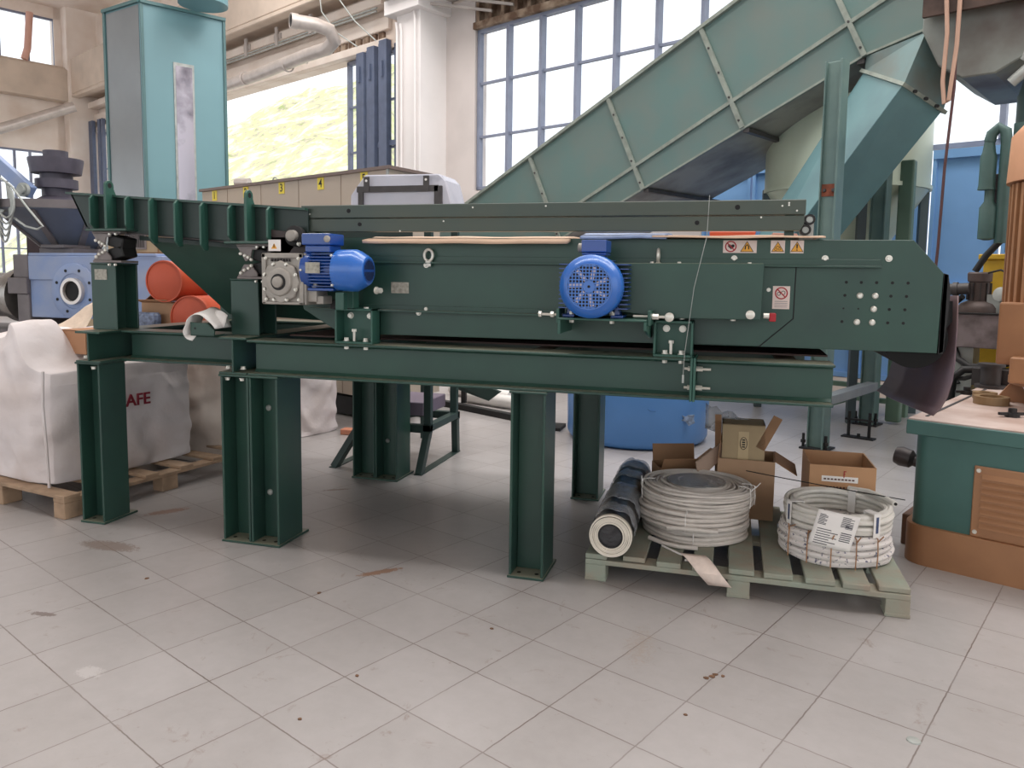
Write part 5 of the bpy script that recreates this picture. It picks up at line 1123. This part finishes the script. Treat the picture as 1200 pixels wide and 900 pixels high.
# ---- blue tank
tk = thing('blue_tank', 'wide round blue plastic tank with scuffed side behind the frame', 'tank', (-.80, 6.93, 0))
b = M(); b.lathe((-.80, 6.93, 0), (0, 0, 1), [(0, .56), (.02, .60), (.06, .622), (.5, .63), (.98, .625), (1.0, .64), (1.04, .64), (1.05, .61), (1.0, .58)], n=56); b.build('tank_body', TANK, tk, smooth=True)
b = M(); b.tube([(-.60+.07*math.cos(t), 6.325-.0, .40+.06*math.sin(t)) for t in (PI*.9, PI*1.05, PI*1.2, PI*1.4, PI*1.6)], .003, n=5); b.build('moulded_mark', mat('tank_mark', (50, 100, 160), .5), tk)
b = M(); P = []
for i in range(10):
    a = i*.63; P.append((-.33+.05*math.cos(a)*(1+.5*math.sin(i*2.3)), 0, .27+.04*math.sin(a)*(1+.6*math.sin(i*1.7))))
b.prism([(p[0], p[2]) for p in P], 'y', 6.47, 6.49); b.build('scuff_patch', mat('scuff', (150, 170, 200), .6, var=.3, scale=30), tk)
# lettering printed on the bag side
tx = text(bagA, 'SAFE', (-3.685, 4.06, .605), Matrix.Rotation(PI/2-.21, 3, 'Z') @ RX, .108, BAGRED, 'printed_word', ext=.004)

# ================================================================== INCLINED TEAL CONVEYOR (runs parallel to the back wall)
N0 = -2.74
cv = thing('inclined_conveyor', 'large weathered teal inclined conveyor housing rising to the right above the separator', 'conveyor', (4.5, N0, 0), T=WALL)
up_ = lambda u: 2.363+.4717*(u-1.657)
lo_ = lambda u: 2.381+.4527*(u-4.396)
md_ = lambda u: 2.392+.482*(u-3.769)
ND = N0+1.45
b = M(WALL); b.prism([(.9, up_(.9)), (7.22, up_(7.22)), (7.22, 3.55), (6.64, lo_(6.64)), (2.2, lo_(2.2)), (.9, 1.2)], 'y', N0, N0+.012); b.build('side_panel', TEALP, cv)
b = M(WALL); b.prism([(.9, up_(.9)), (7.22, up_(7.22)), (7.22, 3.55), (6.64, lo_(6.64)), (2.2, lo_(2.2)), (.9, 1.2)], 'y', ND, ND+.012); b.build('side_panel', TEALP, cv)
b = M(WALL); b.prism([(.9, up_(.9)), (7.22, up_(7.22)), (7.22, up_(7.22)-.02), (.9, up_(.9)-.02)], 'y', N0+.012, ND); b.build('top_cover', TEALP, cv)
UND = mat('worn_underside', (160, 158, 150), .45, .25, var=.16, scale=2.5, col2=(110, 104, 100))
b = M(WALL); b.prism([(2.2, lo_(2.2)), (6.64, lo_(6.64)), (7.22, 3.55), (7.22, 3.57), (6.64, lo_(6.64)+.02), (2.2, lo_(2.2)+.02)], 'y', N0+.012, ND); b.build('underside', UND, cv)
b = M(WALL); b.bar((.9, N0-.02, up_(.9)), (7.22, N0-.02, up_(7.22)), .05, .035, up=(0, 0, 1)); b.build('edge_angle', STRAP, cv)
b = M(WALL); b.bar((3.0, N0-.018, md_(3.0)), (7.22, N0-.018, md_(7.22)), .03, .035, up=(0, 0, 1)); b.build('long_rail', STRAP, cv)
b = M(WALL); b.bar((2.2, N0-.01, lo_(2.2)+.01), (6.64, N0-.01, lo_(6.64)+.01), .02, .02); b.bar((6.64, N0-.01, lo_(6.64)+.01), (7.22, N0-.01, 3.56), .02, .02); b.build('lower_edge', STRAP, cv)
for u0, z0, u1, z1 in ((2.754, 2.875, 3.25, 1.86), (3.891, 3.428, 4.396, 2.381), (5.03, 3.934, 5.517, 2.907), (6.14, 4.45, 6.638, 3.396)):
    b = M(WALL); b.bar((u0, N0-.022, z0), (u1, N0-.022, z1), .03, .045, up=(1, 0, .48)); b.build('flange_strap', STRAP, cv)
    b = M(WALL)
    for t in (.2, .45, .7, .93): b.lathe((u0+(u1-u0)*t, N0-.037, z0+(z1-z0)*t), (0, -1, 0), [(0, .012), (.01, .01)], n=8)
    b.build('flange_bolt', DKGREY, cv)
# cross angles under the belly
for u in (4.42, 5.55, 6.6):
    b = M(WALL); b.box(u-.03, u+.03, N0, ND+.2, lo_(u)-.04, lo_(u)); b.build('cross_angle', DKGREY, cv)
# support posts
for (u, n_, z1, nm) in ((6.66, -3.46, 3.2, 0), (6.60, -1.98, 3.3, 1)):
    b = M(WALL); b.box(u-.075, u+.065, n_-.01, n_+.01, 0, z1); b.box(u+.06, u+.075, n_-.08, n_+.08, 0, z1); b.box(u-.075, u-.065, n_-.05, n_+.05, 0, z1)
    q = b.build('support_post', mat('post_teal', (112, 136, 130), .45, var=.07, scale=3, col2=(92, 118, 116)), cv, bevel=.002)
    b = M(WALL); b.box(u-.12, u+.11, n_-.09, n_+.12, 0, .015)
    for dx in (-.10, .09): b.cyl((u+dx, n_-.05, .015), (u+dx, n_-.05, .13), .012, n=10); b.cyl((u+dx, n_-.05, .05), (u+dx, n_-.05, .075), .022, n=6)
    b.build('foot_plate', RUBBER, q)
    if nm == 0:
        b = M(WALL); b.box(u-.072, u+.055, n_-.018, n_-.01, 2.12, 2.22); b.build('rusty_splice', mat('rust', (140, 78, 56), .8, var=.2, scale=20), q)
        b = M(WALL)
        for dx in (-.04, .03): b.lathe((u+dx, n_-.018, 2.17), (0, -1, 0), [(0, .016), (.012, .012)], n=8)
        b.build('splice_bolt', DKGREY, q)
b = M(WALL); b.box(6.6, 6.7, -3.3, -2.05, .36, .44); b.build('tie_beam', mat('tie_grey', (150, 156, 160), .5, .1, var=.06), cv, bevel=.003)
b = M(WALL); b.box(6.7, 6.84, -1.8, -1.7, 0.02, 2.6); b.build('round_leg', mat('leg_bright_green', (104, 130, 112), .45, var=.08), cv, bevel=.02, segs=3)
b = M(WALL); b.box(6.66, 6.76, -1.3, -1.2, 0, .40); b.box(5.6, 6.7, -1.28, -1.22, .12, .17); b.box(5.6, 8.0, -1.28, -1.22, .26, .31); b.bar((6.1, -1.9, .12), (6.7, -1.25, .36), .05, .06); b.build('rear_ground_frame', mat('frame_pale_green', (112, 140, 118), .5, var=.08), cv)
# levelling bracket on the floor in front of the rear post
b = M(WALL); b.box(6.62, 6.90, -2.78, -2.68, 0, .012); b.box(6.64, 6.88, -2.75, -2.71, .16, .175)
for u in (6.67, 6.85): b.cyl((u, -2.73, .012), (u, -2.73, .24), .014, n=10)
b.cyl((6.76, -2.73, .012), (6.76, -2.73, .04), .015, n=8); tag(b.build('levelling_bracket', RUBBER), 'small black bracket with two threaded rods on the floor before the rear post', 'bracket')

# square chute dropping left from the head
ch = thing('diagonal_chute', 'teal square chute dropping diagonally to the left from the conveyor head', 'chute', (6.6, N0, 2.4), T=WALL)
L0, L1 = Vector((6.635, -2.72, 3.283)), Vector((5.70, -2.72, 1.84)); G0, G1 = Vector((7.092, -3.15, 3.025)), Vector((6.10, -3.15, 1.65)); R0, R1 = Vector((7.305, -2.8, 2.846)), Vector((6.40, -2.8, 1.66))
B0 = L0+(R0-G0)+Vector((.0, .1, 0)); B1 = L1+(R1-G1)+Vector((0, .1, 0))
def ext(p, q, t): return q+(q-p)*t
L2, G2, R2, B2 = [ext(a, c, .35) for a, c in ((L0, L1), (G0, G1), (R0, R1), (B0, B1))]
b = M(WALL); b.hexa([L0, G0, R0, B0], [L2, G2, R2, B2]); b.build('chute_body', TEALD, ch, bevel=.004)
b = M(WALL)
sc = lambda p, c, k: c+(p-c)*k
cc = (L0+G0+R0+B0)/4; dd = (L1-L0).normalized()*.03
b.hexa([sc(p, cc, 1.10) for p in (L0, G0, R0, B0)], [sc(p, cc, 1.10)+dd for p in (L0, G0, R0, B0)]); b.build('chute_flange', STRAP, ch)
b = M(WALL)
for t in (.25, .5, .75): p = G0.lerp(R0, t); p = sc(p, cc, 1.1)+dd*.5; b.cyl(p, p+Vector((.02, -.03, -.01)), .014, n=10)
b.build('flange_bolt', RUBBER, ch)
b = M(WALL); T0 = [Vector((6.64, -2.72, 3.40)), Vector((7.20, -3.05, 3.42)), Vector((7.42, -2.72, 3.40)), Vector((7.0, -2.3, 3.4))]
b.hexa([sc(p, cc, 1.0)-dd*.0 for p in (L0, G0, R0, B0)], T0); b.build('chute_neck', mat('neck_grey_green', (108, 134, 134), .5, var=.12, scale=3, col2=(112, 112, 104)), ch)
# conveyor head: drive housing, platform, motor
hd = thing('drive_head', 'grimy drive head with platform and blue motor at the top right of the conveyor', 'machine', (7.8, -2.9, 3.4), T=WALL)
GRM = mat('grimy_grey_green', (136, 142, 136), .5, var=.2, scale=2, col2=(96, 82, 76))
b = M(WALL); b.prism([(7.2, 3.40), (7.33, 3.12), (7.5, 3.0), (7.72, 3.0), (7.95, 3.12), (8.6, 3.5), (8.6, 3.62), (7.2, 3.55)], 'y', -3.15, -1.9); b.build('housing', GRM, hd, bevel=.01)
b = M(WALL); b.box(7.24, 8.8, -3.3, -1.9, 3.52, 3.60); b.box(7.24, 8.8, -3.32, -3.28, 3.46, 3.62); b.build('platform', mat('grimy_brown', (84, 66, 58), .7, var=.25, scale=8), hd)
b = M(WALL); b.lathe((7.45, -2.9, 3.78), (1, 0, 0), [(0, .17), (.06, .19), (.5, .19), (.52, .16)], n=28); b.box(7.4, 8.0, -3.15, -2.7, 3.6, 3.66); b.build('motor', mat('deep_blue_motor', (36, 58, 112), .4, var=.15, scale=6), hd, smooth=True)
b = M(WALL); b.box(8.05, 9.0, -3.2, -2.2, 3.66, 4.2); b.build('gear_case', GRM, hd, bevel=.02)
b = M(WALL); b.tube([(7.9, -3.1, 3.08), (8.0, -3.15, 3.2), (8.15, -3.2, 3.32), (8.5, -3.2, 3.4)], .05, n=12); b.tube([(7.84, -3.2, 2.9), (7.95, -3.2, 3.0), (8.2, -3.2, 3.12), (8.6, -3.2, 3.2)], .04, n=12); b.build('bent_pipe', GALV, hd, smooth=True)
for k, pts in enumerate((((7.38, -3.35, 3.95), (7.43, -3.35, 3.3), (7.42, -3.35, 2.95), (7.44, -3.35, 2.78), (7.47, -3.35, 2.8), (7.5, -3.35, 3.2), (7.5, -3.34, 3.6)), ((7.49, -3.34, 3.42), (7.5, -3.34, 2.9), (7.47, -3.34, 2.3), (7.46, -3.34, 1.7), (7.44, -3.34, 1.2)))):
    b = M(WALL); b.tube(pts, .016 if k == 0 else .011, n=7); tag(b.build('hanging_rope' if k == 0 else 'hanging_cable', ROPE if k == 0 else WIRED, smooth=True), ('pale looped rope hanging from the drive head', 'long thin dark cable hanging in front of the blue doors')[k], ('rope', 'cable')[k])

# silver green silo
sl = thing('silo', 'round silver-green silo with conical bottom behind the diagonal chute', 'silo', (6.05, -1.35, 0), T=WALL)
b = M(WALL); b.lathe((6.03, -1.35, 1.35), (0, 0, 1), [(0, .14), (.0, .16), (1.0, .80), (1.02, .82), (2.6, .82), (2.62, .5)], n=56); b.build('silo_shell', SILO, sl, smooth=True)
b = M(WALL); b.ring((6.03, -1.35, 2.36), (6.03, -1.35, 2.40), .84, .8, n=56); b.build('silo_band', SILO, sl, smooth=True)
for k in range(4):
    a = k*PI/2+.55; b = M(WALL); b.box(-.04, .04, -.04, .04, 0, 2.4, X=Matrix.Translation((6.03+.8*math.cos(a), -1.35+.8*math.sin(a), 0)) @ Matrix.Rotation(a, 4, 'Z')); b.build('silo_leg', mat('silo_leg', (70, 84, 88), .5, var=.06), sl)

# ================================================================== RIGHT HAND BROWN AND TEAL MACHINE
rm = thing('machine_base', 'teal steel machine base with brown skirt, louvred panel and worn top at right edge', 'machine', (8.6, -5.0, 0), T=WALL)
NF, U0 = -5.74, 7.99
def rounded(u0, u1, n0, n1, r, k=6):
    P = []
    for cx, cy, a0 in ((u0+r, n0+r, PI), (u1-r, n0+r, 1.5*PI), (u1-r, n1-r, 0), (u0+r, n1-r, .5*PI)):
        for i in range(k+1): a = a0+PI/2*i/k; P.append((cx+r*math.cos(a), cy+r*math.sin(a)))
    return P
b = M(WALL); b.prism(rounded(U0, U0+2.0, NF, NF+1.9, .07), 'z', .16, .70); b.build('cabinet', TEALBASE, rm, smooth=True)
b = M(WALL); b.prism(rounded(U0-.03, U0+2.03, NF-.03, NF+1.93, .12), 'z', .0, .20); b.build('skirt', BROWN, rm, smooth=True)
b = M(WALL); b.box(U0-.035, U0+2.03, NF-.02, NF+1.93, .665, .738); b.build('top_edge', TEALBASE, rm, bevel=.004)
b = M(WALL); b.box(U0-.03, U0+2.02, NF-.012, NF+1.92, .738, .745); b.build('worktop', WORKTOP, rm)
b = M(WALL); b.box(U0+.02, U0+.035, NF+.1, NF+1.9, .745, .748); b.build('top_seam', DKGREY, rm)
pn = None
b = M(WALL); b.box(8.268, 9.2, NF-.012, NF, .20, .552); pn = b.build('louvre_panel', BROWN, rm, bevel=.004)
b = M(WALL)
for k in range(8): z = .245+k*.035; b.prism([(NF-.012, z), (NF-.026, z+.004), (NF-.012, z+.026)], 'x', 8.305, 9.15)
b.build('louvre', BROWN, pn)
for z in (.225, .53):
    b = M(WALL); b.lathe((8.288, NF-.012, z), (0, -1, 0), [(0, .011), (.005, .009)], n=12); b.build('panel_screw', ZINC, pn, smooth=True)
b = M(WALL); b.cyl((U0-.14, NF+.32, .47), (U0, NF+.32, .44), .03, n=14); b.lathe((U0-.17, NF+.32, .475), (1, 0, -.15), [(0, .045), (.03, .055), (.08, .05), (.1, .03)], n=18); b.build('side_nozzle', mat('dark_nozzle', (78, 70, 70), .5, .2, var=.1), rm, smooth=True)
b = M(WALL); b.box(U0-.10, U0-.03, NF+.25, NF+.75, .0, .17); b.build('side_pad', BROWND, rm, bevel=.005)
for u, n_ in ((7.98, -4.60), (8.34, -5.32), (8.05, -4.1)):
    b = M(WALL); b.lathe((u, n_, .745), (0, 0, 1), [(0, .035), (.02, .035), (.02, .02), (.045, .02)], n=12); b.bar((u-.05, n_-.05, .762), (u+.05, n_+.04, .762), .022, .014); b.build('clamp_bolt', RUBBER, rm)
RINGM = mat('old_brass_ring', (150, 122, 88), .5, .2, var=.12)
b = M(WALL); b.ring((8.17, -4.92, .7455), (8.17, -4.92, .79), .09, .06, n=28); tag(b.build('loose_ring', RINGM), 'nearer and wider of two old brownish rings lying on the machine top', 'ring', 'old rings on the machine top')
b = M(WALL); b.ring((8.10, -4.72, .7455), (8.10, -4.72, .785), .065, .03, n=24); tag(b.build('loose_ring', RINGM), 'farther and smaller of two old brownish rings lying on the machine top', 'ring', 'old rings on the machine top')
bm = thing('ribbed_motor', 'tall brown vertical motor with ribbed housing standing on the machine at right edge', 'motor', (8.5, -4.6, .74), T=WALL)
b = M(WALL); cx_, cy_ = 8.565, -4.66
b.lathe((cx_, cy_, .86), (0, 0, 1), [(0, .36), (.04, .36), (.05, .28), (.12, .28), (.12, .31), (.2, .31), (.2, .30)], n=40); b.build('motor_flange', mat('brown_flange', (176, 126, 88), .5, var=.12, scale=6), bm, smooth=True)
b = M(WALL)
for k in range(6): a = k*PI/3+.2; b.prism([(.24, 0), (.42, 0), (.34, .12), (.3, .12)], 'y', -.02, .02, X=Matrix.Translation((cx_, cy_, .745)) @ Matrix.Rotation(a, 4, 'Z'))
b.lathe((cx_, cy_, .745), (0, 0, 1), [(0, .28), (.12, .26)], n=30); b.build('mounting_bracket', BROWN, bm)
b = M(WALL); b.cyl((cx_, cy_, 1.06), (cx_, cy_, 2.0), .37, n=48); b.build('motor_core', BROWND, bm, smooth=True)
b = M(WALL)
for k in range(44):
    a = k*2*PI/44; b.box(.36, .42, -.012, .012, 1.08, 1.99, X=Matrix.Translation((cx_, cy_, 0)) @ Matrix.Rotation(a, 4, 'Z'))
b.build('cooling_ribs', BROWN, bm)
b = M(WALL); b.lathe((cx_, cy_, 2.0), (0, 0, 1), [(0, .44), (.26, .43), (.32, .38), (.34, .3)], n=48); b.build('fan_hood', mat('hood_tan', (206, 152, 116), .5, var=.05), bm, smooth=True)
b = M(WALL); b.box(8.20, 8.36, -5.06, -4.8, .99, 1.33); b.build('terminal_box', BROWN, bm, bevel=.01, segs=2)
b = M(WALL); b.box(8.28, 8.46, -5.14, -4.95, .90, 1.04); b.build('square_lug', BROWN, bm, bevel=.008)
b = M(WALL); b.box(8.44, 8.54, -5.16, -5.02, 1.78, 1.92); b.build('square_lug', BROWN, bm, bevel=.005)
# hydraulic pack
hy = thing('hydraulic_unit', 'dirty grey hydraulic tank with vertical motor and hoses beside the discharge end', 'hydraulic unit', (7.85, -3.7, .75), T=WALL)
b = M(WALL); b.box(7.70, 8.25, -3.95, -3.5, .985, 1.215); b.build('oil_tank', mat('oil_tank_grey', (140, 130, 132), .5, .1, var=.15, scale=8, col2=(82, 72, 72)), hy, bevel=.004)
b = M(WALL); b.box(7.68, 8.27, -3.97, -3.48, 1.215, 1.225); b.build('tank_lid', RUBBER, hy)
b = M(WALL); b.lathe((7.84, -3.75, 1.225), (0, 0, 1), [(0, .13), (.03, .13), (.06, .11), (.08, .065), (.21, .065), (.215, .075), (.27, .078), (.28, .07)], n=26); b.build('pump_motor', mat('sooty_motor', (92, 78, 74), .55, .1, var=.15, scale=10), hy, smooth=True)
b = M(WALL)
for k in range(10): a = k*PI/5; b.box(.06, .078, -.004, .004, 1.31, 1.43, X=Matrix.Translation((7.84, -3.75, 0)) @ Matrix.Rotation(a, 4, 'Z'))
b.build('motor_rib', DKGREY, hy)
b = M(WALL); b.cyl((7.66, -3.85, 1.38), (7.8, -3.85, 1.39), .04, n=14); b.cyl((7.70, -3.85, 1.382), (7.73, -3.85, 1.384), .05, n=14); b.build('coupling', DKGREY, hy, smooth=True)
b = M(WALL); b.lathe((8.0, -3.85, 1.35), (-.3, -1, .2), [(0, .05), (.03, .05), (.032, .044)], n=20); b.box(7.9, 8.1, -3.8, -3.6, 1.225, 1.35); b.build('pressure_gauge', GALV, hy, smooth=True)
for pts, r in ((((7.74, -3.9, .98), (7.78, -3.95, .90), (7.86, -4.0, .86), (8.0, -4.0, .87), (8.1, -3.9, .90)), .022), (((7.76, -4.0, .60), (7.78, -4.05, .78), (7.84, -4.05, .84), (7.95, -4.0, .85), (8.1, -3.95, .83)), .026),
               (((7.70, -4.0, .76), (7.85, -4.05, .78), (7.98, -4.05, .84), (8.12, -4.0, .93)), .015), (((7.72, -3.6, .98), (7.74, -3.8, .85), (7.78, -3.9, .72)), .018),
               (((7.8, -3.72, 1.51), (7.86, -3.72, 1.62), (7.94, -3.72, 1.72), (8.02, -3.7, 1.80)), .022), (((7.9, -3.8, 1.5), (7.98, -3.85, 1.52), (8.04, -3.85, 1.49), (8.05, -3.8, 1.3)), .007), (((7.58, -3.6, 1.2), (7.68, -3.7, 1.28), (7.74, -3.75, 1.33)), .02)):
    b = M(WALL); b.tube(pts, r, n=10); b.build('hose', RUBBER, hy, smooth=True)
b = M(WALL); b.box(7.62, 8.3, -4.0, -3.5, .40, .52); b.box(7.74, 7.86, -3.9, -3.7, .52, .98); b.box(8.1, 8.2, -3.9, -3.7, .52, .98); b.box(7.7, 7.8, -3.8, -3.6, 0, .4); b.box(8.1, 8.2, -3.8, -3.6, 0, .4); b.build('stand', GALV, hy)
b = M(WALL); b.lathe((8.02, -4.15, .745+.0), (0, 0, 1), [(0, .09), (.02, .09), (.02, .06), (.14, .06), (.14, .08), (.16, .08)], n=20); b.box(7.9, 8.15, -4.1, -3.9, .746, .86); b.build('valve_block', DKGREY, hy, smooth=True)
b = M(WALL); b.box(7.79, 8.35, -3.42, -3.1, .55, 1.60); b.box(7.76, 8.38, -3.45, -3.08, 1.60, 1.64); b.box(7.9, 8.3, -3.35, -3.1, 0, .55)
tag(b.build('yellow_tank', YELM, bevel=.006), 'grimy yellow steel box standing behind the dirty vertical pump motor', 'tank')
gp = thing('green_pipework', 'dark green vertical pipes with bent top and filter bodies beside the blue doors', 'pipework', (7.98, -3.3, 1.6), T=WALL)
b = M(WALL); b.tube([(7.97, -3.90, 1.70), (7.97, -3.90, 2.36), (7.96, -3.90, 2.44), (7.92, -3.90, 2.47), (7.88, -3.90, 2.43), (7.87, -3.90, 2.38)], .036, n=14); b.build('bent_pipe', PIPEG, gp, smooth=True)
b = M(WALL); b.cyl((8.02, -3.80, 1.64), (8.02, -3.80, 2.5), .035, n=14); b.build('straight_pipe', PIPEG, gp, smooth=True)
b = M(WALL); b.lathe((7.87, -3.90, 2.06), (0, 0, 1), [(0, .03), (.0, .055), (.03, .05), (.22, .05), (.25, .04), (.33, .03)], n=20); b.build('filter_body', PIPEG, gp, smooth=True)
b = M(WALL); b.lathe((7.89, -3.90, 1.72), (0, 0, 1), [(0, .02), (.01, .055), (.03, .055), (.22, .055), (.26, .03), (.36, .03)], n=20); b.build('filter_body', PIPEG, gp, smooth=True)
b = M(WALL); b.box(7.83, 7.93, -3.75, -3.6, 1.84, 2.18); b.build('control_box', mat('black_box', (34, 26, 30), .5, var=.08), gp, bevel=.003)
b = M(WALL); b.lathe((8.2, -2.55, 0), (0, 0, 1), [(0, .42), (2.9, .42), (3.05, .38)], n=40); b.T = WALL
tag(b.build('teal_column', mat('teal_grey_column', (104, 124, 122), .5, var=.08, scale=2), smooth=True), 'round grey-teal column rising behind the brown motor at the right edge', 'column')

# small litter on the tiles
R2_ = random.Random(21)
b = M()
for (x, y, s_) in ((-.02, 2.78, .012), (-.01, 2.80, .009), (.015, 2.795, .008), (-.04, 2.765, .01), (-1.25, 2.4, .008), (-1.75, 3.0, .01), (.75, 2.25, .012), (-1.3, 2.1, .006), (-.1, 2.5, .006), (-2.6, 2.9, .01), (-.9, 2.9, .007), (1.0, 2.6, .01)):
    P = [(x+s_*math.cos(a)*R2_.uniform(.6, 1.3), y+s_*math.sin(a)*R2_.uniform(.5, 1.1)) for a in [i*PI/3 for i in range(6)]]
    b.prism(P, 'z', 0, .004)
tag(b.build('floor_litter', DEBRIS), 'small crumbs and chips scattered over the floor tiles', 'litter', kind='stuff')
b = M(); b.lathe((.6, 2.57, 0), (0, 0, 1), [(0, .022), (.004, .02), (.006, .01)], n=14)
tag(b.build('metal_washer', GALV, smooth=True), 'flat shiny disc on the floor tiles in the right foreground', 'washer')
GROUPS = {'cable_coil': 'cable coils on the green pallet', 'orange_drum': 'orange drums lying on their sides', 'pale_pipe': 'pale pipes on the floor behind',
          'hanging_cable': 'thin hanging cables', 'carton': 'open brown cartons', 'bulk_bag': 'bulk bags at the left', 'cardboard_sheet': 'cardboard sheets on the separator',
          'pallet': 'wooden pallets', 'black_stand': 'slim black stands behind the frame'}
for o in bpy.data.objects:
    k = o.name.split('.')[0]
    if o.parent is None and k in GROUPS and o.get('category'): o['group'] = GROUPS[k]
bpy.context.view_layer.update()
